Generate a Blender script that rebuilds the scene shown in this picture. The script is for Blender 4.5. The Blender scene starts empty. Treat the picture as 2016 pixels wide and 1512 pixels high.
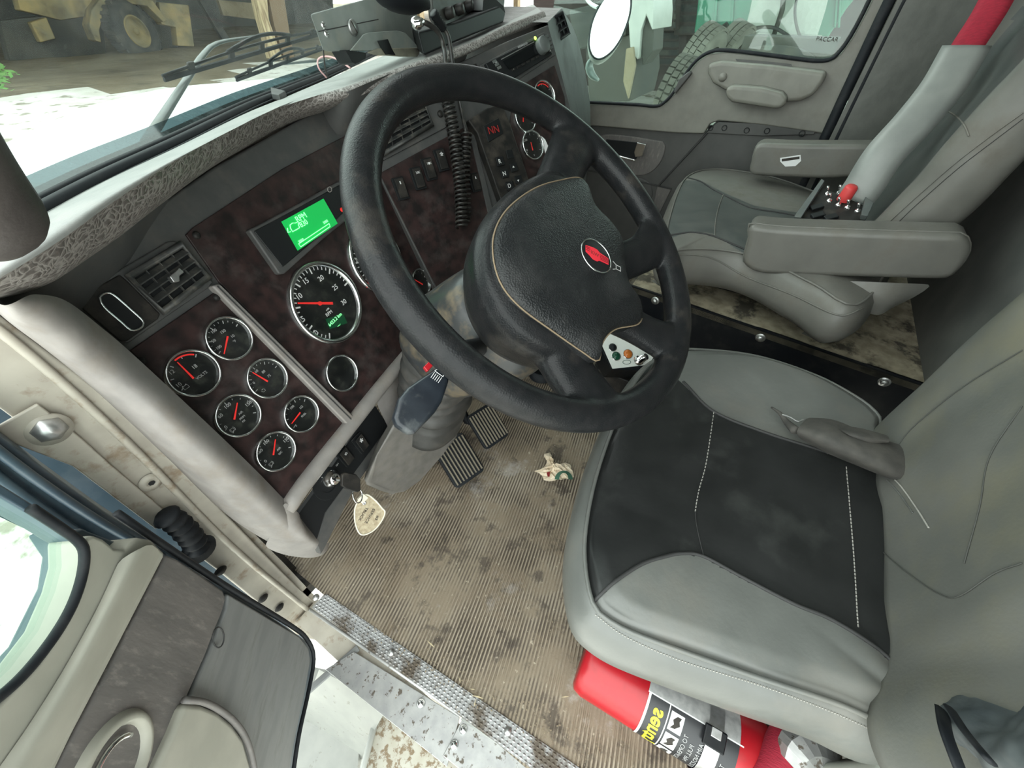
import bpy, bmesh, math, random
from mathutils import Vector, Matrix
random.seed(7)
PI = math.pi
S = bpy.context.scene
COL = S.collection
# ------------------------------------------------------------------ camera
CAM = Vector((0, 0, .88)); F = 780.0
P_, A_ = math.radians(44.5), math.radians(32)
hd = Vector((math.cos(A_), math.sin(A_), 0)); UP = Vector((0, 0, 1))
FW = hd*math.cos(P_) - UP*math.sin(P_)
RT = FW.cross(UP).normalized(); CU = RT.cross(FW)
cd = bpy.data.cameras.new('camera'); co = bpy.data.objects.new('camera', cd); COL.objects.link(co)
cd.sensor_width = 36; cd.lens = F/2016*36; cd.clip_start = .01; cd.clip_end = 500
m = Matrix((RT, CU, -FW)).transposed().to_4x4(); m.translation = CAM; co.matrix_world = m
S.camera = co
# ------------------------------------------------------------------ light
w = bpy.data.worlds.new('overcast_sky'); S.world = w; w.use_nodes = True
bg = w.node_tree.nodes['Background']; bg.inputs[0].default_value = (.93, 1, .97, 1); bg.inputs[1].default_value = 2.6
S.view_settings.view_transform = 'Standard'; S.view_settings.look = 'None'
S.view_settings.gamma = 1; S.view_settings.use_curve_mapping = False; S.view_settings.exposure = 0.9
# ------------------------------------------------------------------ measuring helpers (a sight line from the door meets a real surface)
def ray(px, py): return FW + RT*((px-1008)/F) - CU*((py-756)/F)
def on(px, py, ax, v):
    r = ray(px, py); i = 'xyz'.index(ax); return CAM + r*((v-CAM[i])/r[i])
class Plane:
    def __init__(s, P, N, U):
        s.P = Vector(P); s.N = Vector(N).normalized(); s.U = Vector(U).normalized(); s.V = s.N.cross(s.U)
    def __call__(s, px, py, off=0):
        r = ray(px, py); t = ((s.P+s.N*off-CAM).dot(s.N))/r.dot(s.N); return CAM + r*t
    def at(s, u, v, w=0): return s.P + s.U*u + s.V*v + s.N*w
def tilt_plane(P, yaw, lam):
    a, l = math.radians(yaw), math.radians(lam)
    mm = Vector((math.sin(a), -math.cos(a), 0)); N = mm*math.cos(l)+UP*math.sin(l)
    return Plane(P, N, Vector((math.cos(a), math.sin(a), 0)))
def curve(pts, n, closed=False):
    pts = [Vector(p) for p in pts]; out = []
    m_ = len(pts); seg = []
    rng = range(m_ if closed else m_-1)
    for i in rng:
        p0 = pts[(i-1) % m_] if closed or i > 0 else pts[0]*2-pts[1]
        p1 = pts[i]; p2 = pts[(i+1) % m_]
        p3 = pts[(i+2) % m_] if closed or i+2 < m_ else pts[-1]*2-pts[-2]
        for k in range(16):
            t = k/16; seg.append(.5*((2*p1)+(p2-p0)*t+(2*p0-5*p1+4*p2-p3)*t*t+(3*p1-p0-3*p2+p3)*t**3))
    seg.append(pts[0] if closed else pts[-1])
    L = [0]
    for i in range(1, len(seg)): L.append(L[-1]+(seg[i]-seg[i-1]).length)
    cnt = n if closed else n-1
    j = 0
    for k in range(n):
        d = L[-1]*k/cnt
        while j < len(L)-2 and L[j+1] < d: j += 1
        s_ = (d-L[j])/max(1e-9, L[j+1]-L[j]); out.append(seg[j].lerp(seg[j+1], s_))
    return out
# ------------------------------------------------------------------ materials
def mat(name, c, c2=None, rough=.5, metal=0, scale=8, bump=0, bscale=60, bdist=.002, dirt=None, dscale=5, damt=.5, spec=.5, emit=None, estr=1, alpha=1, voro=False, stretch=None, coat=0, detail=6, dthr=(.5, .7), big=False):
    if not big: scale *= 4; dscale *= 3
    M = bpy.data.materials.new(name); M.use_nodes = True; nt = M.node_tree; N = nt.nodes; L = nt.links
    b = N['Principled BSDF']; b.inputs['Roughness'].default_value = rough; b.inputs['Metallic'].default_value = metal
    b.inputs['Specular IOR Level'].default_value = spec; b.inputs['Alpha'].default_value = alpha
    b.inputs['Coat Weight'].default_value = coat
    b.inputs['Base Color'].default_value = (*c, 1)
    tc = N.new('ShaderNodeTexCoord'); vec = tc.outputs['Object']
    if stretch:
        mp = N.new('ShaderNodeMapping'); L.new(vec, mp.inputs[0]); mp.inputs['Scale'].default_value = stretch; vec = mp.outputs[0]
    out = None
    if c2:
        n = N.new('ShaderNodeTexNoise'); n.inputs['Scale'].default_value = scale; n.inputs['Detail'].default_value = detail; L.new(vec, n.inputs[0])
        r = N.new('ShaderNodeValToRGB'); r.color_ramp.elements[0].position = .35; r.color_ramp.elements[1].position = .65
        r.color_ramp.elements[0].color = (*c, 1); r.color_ramp.elements[1].color = (*c2, 1)
        L.new(n.outputs[0], r.inputs[0]); out = r.outputs[0]; L.new(out, b.inputs['Base Color'])
    if dirt:
        n = N.new('ShaderNodeTexNoise'); n.inputs['Scale'].default_value = dscale; n.inputs['Detail'].default_value = 8; n.inputs['Roughness'].default_value = .65; L.new(vec, n.inputs[0])
        r = N.new('ShaderNodeMapRange'); r.inputs[1].default_value = dthr[0]; r.inputs[2].default_value = dthr[1]; r.inputs[4].default_value = damt; L.new(n.outputs[0], r.inputs[0])
        mx = N.new('ShaderNodeMix'); mx.data_type = 'RGBA'; L.new(r.outputs[0], mx.inputs[0])
        mx.inputs[6].default_value = (*c, 1); mx.inputs[7].default_value = (*dirt, 1)
        if out: L.new(out, mx.inputs[6])
        L.new(mx.outputs[2], b.inputs['Base Color'])
        mr = N.new('ShaderNodeMapRange'); mr.inputs[3].default_value = rough; mr.inputs[4].default_value = min(1, rough+.3); L.new(r.outputs[0], mr.inputs[0]); L.new(mr.outputs[0], b.inputs['Roughness'])
    if bump:
        t = N.new('ShaderNodeTexVoronoi' if voro else 'ShaderNodeTexNoise'); t.inputs['Scale'].default_value = bscale; L.new(vec, t.inputs[0])
        if not voro: t.inputs['Detail'].default_value = 6
        bp = N.new('ShaderNodeBump'); bp.inputs['Strength'].default_value = bump; bp.inputs['Distance'].default_value = bdist
        L.new(t.outputs[0], bp.inputs['Height']); L.new(bp.outputs[0], b.inputs['Normal'])
    if emit:
        b.inputs['Emission Color'].default_value = (*emit, 1); b.inputs['Emission Strength'].default_value = estr
    return M
def glassmat(name, tint, fac=.06, rough=.02, haze=(.8, .85, .83), hz=.0):
    M = bpy.data.materials.new(name); M.use_nodes = True; nt = M.node_tree; N = nt.nodes; L = nt.links; N.clear()
    o = N.new('ShaderNodeOutputMaterial'); t = N.new('ShaderNodeBsdfTransparent'); t.inputs[0].default_value = (*tint, 1)
    g = N.new('ShaderNodeBsdfGlossy'); g.inputs['Roughness'].default_value = rough
    mx = N.new('ShaderNodeMixShader'); mx.inputs[0].default_value = fac
    L.new(t.outputs[0], mx.inputs[1]); L.new(g.outputs[0], mx.inputs[2])
    if hz:
        d = N.new('ShaderNodeBsdfDiffuse'); d.inputs[0].default_value = (*haze, 1)
        tr = N.new('ShaderNodeBsdfTranslucent'); tr.inputs[0].default_value = (*haze, 1); ad = N.new('ShaderNodeMixShader'); L.new(d.outputs[0], ad.inputs[1]); L.new(tr.outputs[0], ad.inputs[2])
        tc = N.new('ShaderNodeTexCoord'); n = N.new('ShaderNodeTexNoise'); n.inputs['Scale'].default_value = 18; n.inputs['Detail'].default_value = 10; n.inputs['Roughness'].default_value = .7
        L.new(tc.outputs['Object'], n.inputs[0]); r = N.new('ShaderNodeMapRange'); r.inputs[1].default_value = .45; r.inputs[2].default_value = .8; r.inputs[3].default_value = hz*.5; r.inputs[4].default_value = hz*2.5
        L.new(n.outputs[0], r.inputs[0]); m2 = N.new('ShaderNodeMixShader'); L.new(r.outputs[0], m2.inputs[0]); L.new(mx.outputs[0], m2.inputs[1]); L.new(ad.outputs[0], m2.inputs[2]); L.new(m2.outputs[0], o.inputs[0])
    else: L.new(mx.outputs[0], o.inputs[0])
    return M
K = dict(
 black=mat('black_plastic', (.012, .013, .014), rough=.45, bump=.15, bscale=400, bdist=.0005, spec=.25),
 blackdirty=mat('dusty_black_plastic', (.012, .012, .012), (.024, .022, .02), rough=.5, scale=12, dirt=(.10, .085, .07), dscale=9, damt=.5, spec=.25),
 rubber=mat('black_rubber', (.010, .012, .015), rough=.6, dirt=(.06, .06, .06), dscale=12, damt=.3, spec=.25),
 wheel=mat('black_wheel_leather', (.010, .011, .012), (.016, .016, .017), rough=.33, scale=20, bump=.35, bscale=600, bdist=.0005, voro=True, dirt=(.10, .085, .07), dscale=4, damt=.4, dthr=(.56, .75), spec=.2),
 pad=mat('grained_black_vinyl', (.012, .013, .014), rough=.4, bump=.8, bscale=520, bdist=.0008, voro=True, spec=.3, dirt=(.05, .05, .05), dscale=5, damt=.5),
 column=mat('dirty_column_plastic', (.02, .023, .026), (.035, .036, .036), rough=.38, scale=9, dirt=(.16, .12, .07), dscale=10, damt=.6, dthr=(.5, .66)),
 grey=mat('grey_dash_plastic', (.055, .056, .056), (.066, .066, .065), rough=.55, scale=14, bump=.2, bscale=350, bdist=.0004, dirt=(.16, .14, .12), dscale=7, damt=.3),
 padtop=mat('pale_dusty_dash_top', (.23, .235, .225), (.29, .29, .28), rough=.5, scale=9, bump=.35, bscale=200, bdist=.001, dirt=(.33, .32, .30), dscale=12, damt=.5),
 greypad=mat('grey_grained_pad', (.15, .14, .135), (.24, .23, .225), rough=.5, scale=14, bump=.8, bscale=230, bdist=.0025, stretch=(1, .55, 1), dirt=(.30, .28, .27), dscale=26, damt=.6),
 tan=mat('light_grey_trim', (.22, .205, .195), (.27, .25, .235), rough=.48, scale=10, bump=.25, bscale=260, bdist=.0006, dirt=(.2, .16, .12), dscale=6, damt=.5),
 wood=mat('dark_burl_panel', (.013, .010, .010), (.038, .021, .020), rough=.4, scale=14, detail=12, dirt=(.085, .07, .066), dscale=9, damt=.4, bump=.1, bscale=40, spec=.3),
 chrome=mat('chrome', (.75, .77, .77), rough=.16, metal=1, dirt=(.25, .24, .22), dscale=30, damt=.4),
 chromeb=mat('bright_chrome', (.9, .9, .9), rough=.07, metal=1),
 steel=mat('worn_steel', (.45, .45, .44), (.6, .6, .6), rough=.38, metal=.9, scale=30),
 alu=mat('scuffed_aluminium', (.36, .36, .36), (.44, .44, .43), rough=.45, metal=.6, scale=14, dirt=(.12, .095, .07), dscale=26, damt=.9, dthr=(.58, .63), bump=.15, bscale=80),
 dial=mat('black_dial', (.008, .009, .009), rough=.3, dirt=(.06, .065, .05), dscale=22, damt=.5),
 glassd=glassmat('gauge_glass', (.95, .95, .95), .05),
 red=mat('red_needle', (.75, .02, .02), rough=.5, emit=(1, .05, .03), estr=.1),
 white=mat('white_print', (.75, .75, .75), rough=.6),
 dimw=mat('faded_print', (.38, .38, .38), rough=.6),
 lcd=mat('green_display', (.01, .45, .08), rough=.4, emit=(.004, .40, .08), estr=.24),
 lcdt=mat('bright_green_segments', (.3, .9, .4), rough=.4, emit=(.2, .95, .3), estr=.85),
 lcdd=mat('dark_green_display', (.004, .03, .012), rough=.3, emit=(.0, .06, .02), estr=.3),
 led=mat('red_segments', (.9, .05, .05), rough=.4, emit=(1, .04, .05), estr=1.2),
 leather=mat('grey_vinyl', (.108, .113, .106), (.145, .15, .14), rough=.36, scale=2.5, bump=.3, bscale=55, bdist=.0022, dirt=(.19, .17, .14), dscale=3.5, damt=.35),
 leatherp=mat('worn_grey_vinyl', (.115, .112, .10), (.155, .15, .135), rough=.46, scale=3, bump=.25, bscale=60, bdist=.002, dirt=(.085, .07, .05), dscale=4, damt=.5),
 ldark=mat('charcoal_vinyl', (.016, .017, .017), (.022, .023, .023), rough=.34, scale=6, bump=.35, bscale=70, bdist=.0014, dirt=(.06, .064, .06), dscale=3, damt=.45, dthr=(.58, .72), spec=.35),
 ldark2=mat('dark_grey_vinyl', (.055, .062, .060), (.072, .078, .074), rough=.38, scale=6, bump=.2, bscale=90, bdist=.001, dirt=(.12, .12, .11), dscale=4, damt=.35),
 thread=mat('pale_thread', (.34, .33, .30), rough=.8),
 seam=mat('dark_seam', (.03, .03, .03), rough=.7),
 fabric=mat('grey_seat_fabric', (.085, .088, .079), (.125, .125, .112), rough=.75, scale=2, bump=.25, bscale=300, bdist=.0008, dirt=(.155, .14, .085), dscale=2, damt=.5, dthr=(.48, .68)),
 dfabric=mat('dark_bluish_fabric', (.045, .055, .06), (.08, .09, .09), rough=.6, scale=7, bump=.3, bscale=30, bdist=.006),
 wallv=mat('padded_wall_vinyl', (.105, .108, .098), (.13, .132, .12), rough=.55, scale=7, bump=.5, bscale=45, bdist=.003),
 wallr=mat('dark_rear_lining', (.12, .125, .118), (.16, .162, .15), rough=.7, scale=3, bump=.2, bscale=200),
 mud=mat('muddy_board', (.46, .40, .29), (.27, .235, .165), rough=.85, scale=9, detail=10, dirt=(.03, .028, .024), dscale=4, damt=.85, dthr=(.52, .62), bump=.5, bscale=30, bdist=.004),
 blk=mat('black_painted_steel', (.006, .007, .009), rough=.35, dirt=(.04, .04, .035), dscale=8, damt=.3, spec=.25),
 doorp=mat('door_light_trim', (.17, .165, .145), (.20, .195, .17), rough=.5, scale=6, bump=.15, bscale=280, bdist=.0004, dirt=(.11, .09, .07), dscale=5, damt=.3),
 doord=mat('door_dark_trim', (.058, .058, .056), (.07, .069, .066), rough=.5, scale=6, bump=.15, bscale=280, bdist=.0004),
 ddoor=mat('scratched_door_trim', (.10, .094, .09), (.135, .125, .118), rough=.55, scale=9, dirt=(.25, .225, .205), dscale=55, damt=.6, dthr=(.54, .7), stretch=(1, 1, .3), bump=.4, bscale=170, bdist=.001),
 dgrey=mat('scuffed_lower_trim', (.16, .165, .165), (.22, .225, .22), rough=.5, scale=9, dirt=(.08, .08, .078), dscale=12, damt=.5, stretch=(.3, .3, 1.2)),
 dtan=mat('pale_door_trim', (.30, .295, .25), (.35, .34, .29), rough=.55, scale=6, bump=.12, bscale=280, bdist=.0004),
 beige=mat('beige_cab_paint', (.36, .33, .28), (.43, .40, .34), rough=.42, scale=8, dirt=(.20, .13, .07), dscale=9, damt=.7, dthr=(.56, .68)),
 blue=mat('blue_grey_paint', (.045, .075, .10), (.07, .10, .13), rough=.3, scale=5, dirt=(.14, .17, .19), dscale=6, damt=.4),
 wpaint=mat('white_paint', (.36, .37, .345), (.32, .33, .31), rough=.3, scale=3, dirt=(.3, .25, .18), dscale=26, damt=.4, dthr=(.62, .68)),
 wdirty=mat('dirty_white_step', (.42, .41, .36), (.36, .34, .28), rough=.55, scale=8, dirt=(.18, .13, .08), dscale=34, damt=.95, dthr=(.5, .58)),
 redp=mat('red_enamel', (.42, .010, .018), (.34, .010, .016), rough=.3, scale=6, dirt=(.25, .03, .03), dscale=14, damt=.4),
 redc=mat('red_cloth', (.33, .010, .03), (.25, .008, .024), rough=.8, scale=30, bump=.4, bscale=120, stretch=(6, 1, 1)),
 yellow=mat('yellow_print', (.85, .8, .03), rough=.5),
 label=mat('black_label', (.02, .021, .024), rough=.35), silver=mat('silver_label', (.5, .5, .49), (.36, .36, .36), rough=.4, scale=25, metal=.3),
 paper=mat('cream_paper', (.75, .62, .45), (.8, .7, .55), rough=.8, scale=30), green=mat('green_print', (.07, .18, .12), rough=.8), maroon=mat('maroon_print', (.25, .02, .02), rough=.8),
 tag=mat('grimy_leather_tag', (.50, .43, .30), (.36, .29, .19), rough=.6, scale=40, dirt=(.2, .15, .09), dscale=60, damt=.6), tagw=mat('cream_piping', (.75, .7, .58), rough=.6),
 ink=mat('black_ink', (.03, .025, .02), rough=.8),
 gunmetal=mat('dusty_gunmetal', (.075, .085, .083), (.10, .11, .107), rough=.45, scale=12, dirt=(.16, .16, .13), dscale=10, damt=.45),
 cord=mat('black_cord', (.02, .019, .018), rough=.4, dirt=(.12, .10, .08), dscale=30, damt=.4),
 wirep=mat('pink_wire', (.6, .35, .35), rough=.5), amber=mat('amber_lens', (.55, .16, .03), rough=.15), greenl=mat('green_lens', (.01, .07, .04), rough=.12),
 tyre=mat('old_tyre', (.025, .027, .027), (.05, .05, .045), big=True, rough=.8, scale=3, dirt=(.12, .11, .09), dscale=3, damt=.6),
 tyrep=mat('dusty_tyre', (.16, .155, .13), (.10, .095, .08), big=True, rough=.85, scale=4, dirt=(.08, .08, .07), dscale=6, damt=.6),
 loader=mat('muddy_yellow_paint', (.30, .22, .09), (.15, .13, .08), big=True, rough=.7, scale=1.5, dirt=(.07, .06, .045), dscale=1.2, damt=.9),
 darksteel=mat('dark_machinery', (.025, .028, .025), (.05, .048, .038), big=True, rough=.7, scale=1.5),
 timber=mat('weathered_timber', (.50, .40, .24), (.28, .2, .12), big=True, rough=.8, scale=3, stretch=(4, 4, .5), dirt=(.15, .1, .06), dscale=3, damt=.7),
 mudg=mat('brown_mud', (.17, .135, .085), (.26, .22, .15), big=True, rough=.8, scale=.6, dirt=(.08, .065, .04), dscale=.9, damt=.8, bump=.8, bscale=3, bdist=.1),
 gravel=mat('pale_gravel', (.80, .78, .73), (.62, .59, .53), big=True, rough=.9, scale=1.4, dirt=(.22, .19, .14), dscale=2.2, damt=.8, dthr=(.56, .62), bump=.5, bscale=8, bdist=.05, detail=10),
 cgreen=mat('green_container_paint', (.02, .16, .095), (.03, .2, .12), big=True, rough=.45, scale=2, dirt=(.05, .08, .06), dscale=3, damt=.5),
 dwood=mat('dark_planks', (.045, .035, .032), (.075, .055, .05), big=True, rough=.8, scale=3, stretch=(1, .4, 6)),
 wpanel=mat('white_textured_panel', (.34, .37, .33), (.28, .30, .27), big=True, rough=.6, scale=3, bump=.6, bscale=14, bdist=.02, voro=True),
 leaf=mat('bush_leaves', (.07, .2, .04), (.13, .28, .07), big=True, rough=.7, scale=5),
 mirror=mat('mirror_glass', (.92, .96, .95), rough=.03, metal=1), hood=mat('white_hood_paint', (.75, .78, .76), big=True, rough=.3, dirt=(.5, .53, .5), dscale=9, damt=.4),
 pane=glassmat('cab_window_glass', (.78, .88, .84), .04, hz=.012), wind=glassmat('windscreen_glass', (.82, .92, .88), .04, hz=.022),
 softseam=mat('soft_dark_seam', (.06, .062, .056), rough=.8), straw=mat('straw', (.5, .42, .27), rough=.8), plas=mat('clear_plastic_scrap', (.5, .52, .5), rough=.3), tread=mat('diamond_tread', (.42, .42, .42), (.30, .30, .30), rough=.45, metal=.6, scale=30, dirt=(.13, .105, .08), dscale=4, damt=.95, dthr=(.48, .56)),  # softseam is the dark grey of the faint backrest seams
)
# ------------------------------------------------------------------ mesh helpers
def link(name, me, m_=None, parent=None, smooth=False, bevel=0, sub=0, seg=2, ang=40):
    o = bpy.data.objects.new(name, me); COL.objects.link(o)
    if m_: me.materials.append(m_)
    if parent: o.parent = parent; o.matrix_parent_inverse = parent_inv(parent)
    if smooth:
        for p in me.polygons: p.use_smooth = True
    if bevel:
        b = o.modifiers.new('bevel', 'BEVEL'); b.width = bevel; b.segments = seg; b.limit_method = 'ANGLE'; b.angle_limit = math.radians(ang)
        for p in me.polygons: p.use_smooth = True
        b.harden_normals = True
    if sub:
        s_ = o.modifiers.new('sub', 'SUBSURF'); s_.levels = s_.render_levels = sub
        for p in me.polygons: p.use_smooth = True
    return o
def wm(o): return (wm(o.parent) @ o.matrix_parent_inverse if o.parent else Matrix()) @ o.matrix_basis
def parent_inv(p): return wm(p).inverted()
def thing(name, loc, label, cat, group=None):
    o = bpy.data.objects.new(name, None); COL.objects.link(o); o.location = loc; o.empty_display_size = .05
    o['label'] = label; o['category'] = cat
    if group: o['group'] = group
    return o
def tag(o, label, cat, group=None):
    o['label'] = label; o['category'] = cat
    if group: o['group'] = group
    return o
def struct(name, loc=(0, 0, 0), label=None):
    o = bpy.data.objects.new(name, None); COL.objects.link(o); o.location = loc; o['kind'] = 'structure'
    if label: o['label'] = label
    return o
def mk(vs, fs):
    me = bpy.data.meshes.new('m'); me.from_pydata([tuple(v) for v in vs], [], fs); me.update()
    bm = bmesh.new(); bm.from_mesh(me); bmesh.ops.recalc_face_normals(bm, faces=bm.faces); bm.to_mesh(me); bm.free(); return me
def join(parts):
    vs, fs = [], []
    for v, f in parts:
        k = len(vs); vs += [Vector(x) for x in v]; fs += [tuple(i+k for i in q) for q in f]
    return vs, fs
def g_box(c, s, U=Vector((1, 0, 0)), V=Vector((0, 1, 0)), W=Vector((0, 0, 1))):
    c = Vector(c); vs = [c+U*(s[0]/2*a)+V*(s[1]/2*b)+W*(s[2]/2*d) for a in (-1, 1) for b in (-1, 1) for d in (-1, 1)]
    return vs, [(0, 1, 3, 2), (4, 6, 7, 5), (0, 4, 5, 1), (2, 3, 7, 6), (0, 2, 6, 4), (1, 5, 7, 3)]
def g_prism(poly, d):
    n = len(poly); d = Vector(d); vs = [Vector(p) for p in poly]+[Vector(p)+d for p in poly]
    return vs, [tuple(range(n)), tuple(range(2*n-1, n-1, -1))]+[(i, (i+1) % n, n+(i+1) % n, n+i) for i in range(n)]
def g_sweep(path, r, n=10, cap=True, flat=1.0, closed=False, up=None):
    path = [Vector(p) for p in path]; m_ = len(path); vs = []; fs = []
    t0 = (path[1]-path[0]).normalized(); ref = Vector(up) if up else (Vector((0, 0, 1)) if abs(t0.z) < .9 else Vector((1, 0, 0)))
    a = (ref-t0*ref.dot(t0)).normalized()
    for i, p in enumerate(path):
        if closed: t = (path[(i+1) % m_]-path[i-1]).normalized()
        else: t = (path[min(i+1, m_-1)]-path[max(i-1, 0)]).normalized()
        a = (a-t*a.dot(t)).normalized(); b = t.cross(a)
        rr = r[i] if isinstance(r, (list, tuple)) else r
        for k in range(n):
            q = 2*PI*k/n; vs.append(p+a*(math.cos(q)*rr*flat)+b*(math.sin(q)*rr))
    for i in range(m_ if closed else m_-1):
        j = (i+1) % m_
        for k in range(n): fs.append((i*n+k, i*n+(k+1) % n, j*n+(k+1) % n, j*n+k))
    if cap and not closed: fs += [tuple(range(n)), tuple(range(m_*n-1, (m_-1)*n-1, -1))]
    return vs, fs
def g_lathe(prof, c, ax, n=40):
    ax = Vector(ax).normalized(); ref = Vector((0, 0, 1)) if abs(ax.z) < .9 else Vector((1, 0, 0))
    a = (ref-ax*ref.dot(ax)).normalized(); b = ax.cross(a); c = Vector(c); vs = []; fs = []
    for r, h in prof:
        for k in range(n):
            q = 2*PI*k/n; vs.append(c+ax*h+(a*math.cos(q)+b*math.sin(q))*r)
    for i in range(len(prof)-1):
        for k in range(n): fs.append((i*n+k, i*n+(k+1) % n, (i+1)*n+(k+1) % n, (i+1)*n+k))
    return vs, fs
def g_disc(c, U, V, rx, ry=None, n=40, off=None):
    ry = ry or rx; c = Vector(c); return [c+U*(rx*math.cos(2*PI*k/n))+V*(ry*math.sin(2*PI*k/n)) for k in range(n)], [tuple(range(n))]
def g_grid(rows, cu=False):
    n = len(rows[0]); vs = [Vector(p) for r in rows for p in r]; fs = []
    for i in range(len(rows)-1):
        for k in range(n if cu else n-1): fs.append((i*n+k, i*n+(k+1) % n, (i+1)*n+(k+1) % n, (i+1)*n+k))
    return vs, fs
def add(name, g, m_, parent=None, **k): return link(name, mk(*g), m_, parent, **k)
def solid(o, t, off=-1):
    s_ = o.modifiers.new('solid', 'SOLIDIFY'); s_.thickness = t; s_.offset = off
    if o.modifiers.get('sub'):
        o.modifiers.move(len(o.modifiers)-1, 0)
    return o
def panel(name, pts, N, t, m_, parent=None, bevel=.002, seg=2): return add(name, g_prism(pts, -Vector(N)*t), m_, parent, bevel=bevel, seg=seg)
def text(name, s_, c, U, V, size, m_, parent=None, ext=.0002, bold=0):
    cu = bpy.data.curves.new('t', 'FONT'); cu.body = s_; cu.size = size; cu.align_x = 'CENTER'; cu.align_y = 'CENTER'; cu.extrude = ext; cu.offset = bold; cu.resolution_u = 3
    o = bpy.data.objects.new('t', cu); COL.objects.link(o); bpy.context.view_layer.update()
    me = bpy.data.meshes.new_from_object(o); bpy.data.objects.remove(o); bpy.data.curves.remove(cu)
    U = Vector(U).normalized(); V = Vector(V).normalized(); W = U.cross(V)
    M = Matrix((U, V, W)).transposed().to_4x4(); M.translation = Vector(c); me.transform(M); me.materials.clear()
    return link(name, me, m_, parent)
def merge_text(name, items, U, V, m_, parent):   # several printed marks of one part as one mesh
    bm = bmesh.new()
    for s_, c, size in items:
        o = text('t', s_, c, U, V, size, m_); bm.from_mesh(o.data); bpy.data.objects.remove(o)
    me = bpy.data.meshes.new('print'); bm.to_mesh(me); bm.free(); return link(name, me, m_, parent)
def arc(P, c, r, a0, a1, n=24, w=0): return [c+P.U*(r*math.cos(a0+(a1-a0)*i/(n-1)))+P.V*(r*math.sin(a0+(a1-a0)*i/(n-1)))+P.N*w for i in range(n)]
def rrect(c, U, V, w_, h_, r=.004, n=4):
    out = []
    for sx, sy, a in ((1, 1, 0), (-1, 1, PI/2), (-1, -1, PI), (1, -1, 3*PI/2)):
        for i in range(n+1):
            q = a+PI/2*i/n; out.append(c+U*(sx*(w_/2-r)+r*math.cos(q))+V*(sy*(h_/2-r)+r*math.sin(q)))
    return out
# ================================================================== CAB SHELL
V3 = Vector
X, Y, Z = V3((1, 0, 0)), V3((0, 1, 0)), V3((0, 0, 1))
WX, RY = 1.70, -.44          # passenger wall, rear wall
# ribbed rubber floor mat, ribs are real ridges
def floor_mesh():
    a = math.radians(12.5); e = V3((math.cos(a), math.sin(a), 0)); f_ = V3((-math.sin(a), math.cos(a), 0))
    from mathutils import noise
    rows = []; pitch = .0068; r0 = int(-.55/pitch)
    prof = [(0, 0), (.28, 0), (.42, 1), (.82, 1), (.94, 0)]
    for i in range(r0, int(1.2/pitch)):
        for q, hgt in prof:
            v_ = (i+q)*pitch; row = []
            for k in range(70):
                u = -.2+2.2*k/69; p = e*u+f_*v_
                x = min(max(p.x, .03), WX-.005); y = min(max(p.y, RY+.005), 1.15)
                wear = max(0, min(1, (noise.noise(V3((x*9, y*9, 1)))+.45*noise.noise(V3((x*28, y*28, 4)))+.20)*2.8))
                z = -.0032+.0027*hgt*wear+.0016*(1-wear)*(.6+noise.noise(V3((x*90, y*90, 2))))+.004*noise.noise(V3((x*4, y*4, 0)))+.006*max(0, noise.noise(V3((x*22, y*22, 7))))*math.exp(-((x-.47)**2+(y-.40)**2)/.012)
                z += .02*math.exp(-((x-.72)**2+(y-.47)**2)/.004)
                if y > .62: z += (y-.62)*.75
                row.append(V3((x, y, z)))
            rows.append(row)
    return g_grid(rows)
M = bpy.data.materials.new('dirty_ribbed_rubber'); M.use_nodes = True; nt = M.node_tree; N_ = nt.nodes; L_ = nt.links; b = N_['Principled BSDF']
tc = N_.new('ShaderNodeTexCoord'); mp = N_.new('ShaderNodeMapping'); mp.inputs['Rotation'].default_value = (0, 0, -math.radians(12.5)); L_.new(tc.outputs['Object'], mp.inputs[0])
sx = N_.new('ShaderNodeSeparateXYZ'); L_.new(mp.outputs[0], sx.inputs[0])
fr = N_.new('ShaderNodeMath'); fr.operation = 'DIVIDE'; fr.inputs[1].default_value = .0068; L_.new(sx.outputs[1], fr.inputs[0])
fc = N_.new('ShaderNodeMath'); fc.operation = 'FRACT'; L_.new(fr.outputs[0], fc.inputs[0])
rp = N_.new('ShaderNodeValToRGB'); rp.color_ramp.elements[0].position = .34; rp.color_ramp.elements[0].color = (0, 0, 0, 1); rp.color_ramp.elements[1].position = .46; rp.color_ramp.elements[1].color = (1, 1, 1, 1)
e_ = rp.color_ramp.elements.new(.88); e_.color = (1, 1, 1, 1); e_ = rp.color_ramp.elements.new(.97); e_.color = (0, 0, 0, 1); L_.new(fc.outputs[0], rp.inputs[0])
def noi(sc, d, ro, lo, hi, a=0, b_=1):
    n = N_.new('ShaderNodeTexNoise'); n.inputs['Scale'].default_value = sc; n.inputs['Detail'].default_value = d; n.inputs['Roughness'].default_value = ro; L_.new(tc.outputs['Object'], n.inputs[0])
    r = N_.new('ShaderNodeMapRange'); r.inputs[1].default_value = lo; r.inputs[2].default_value = hi; r.inputs[3].default_value = a; r.inputs[4].default_value = b_; L_.new(n.outputs[0], r.inputs[0]); return r.outputs[0]
def mixc(f, a, c):
    mx = N_.new('ShaderNodeMix'); mx.data_type = 'RGBA'; L_.new(f, mx.inputs[0])
    for k, v in ((6, a), (7, c)):
        if isinstance(v, tuple): mx.inputs[k].default_value = (*v, 1)
        else: L_.new(v, mx.inputs[k])
    return mx.outputs[2]
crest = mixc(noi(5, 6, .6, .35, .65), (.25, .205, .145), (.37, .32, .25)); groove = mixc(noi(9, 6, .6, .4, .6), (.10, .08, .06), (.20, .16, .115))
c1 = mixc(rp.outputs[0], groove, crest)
c1 = mixc(noi(9, 9, .68, .47, .58, 0, .92), c1, (.235, .19, .135))        # mud filling the ribs
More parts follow.
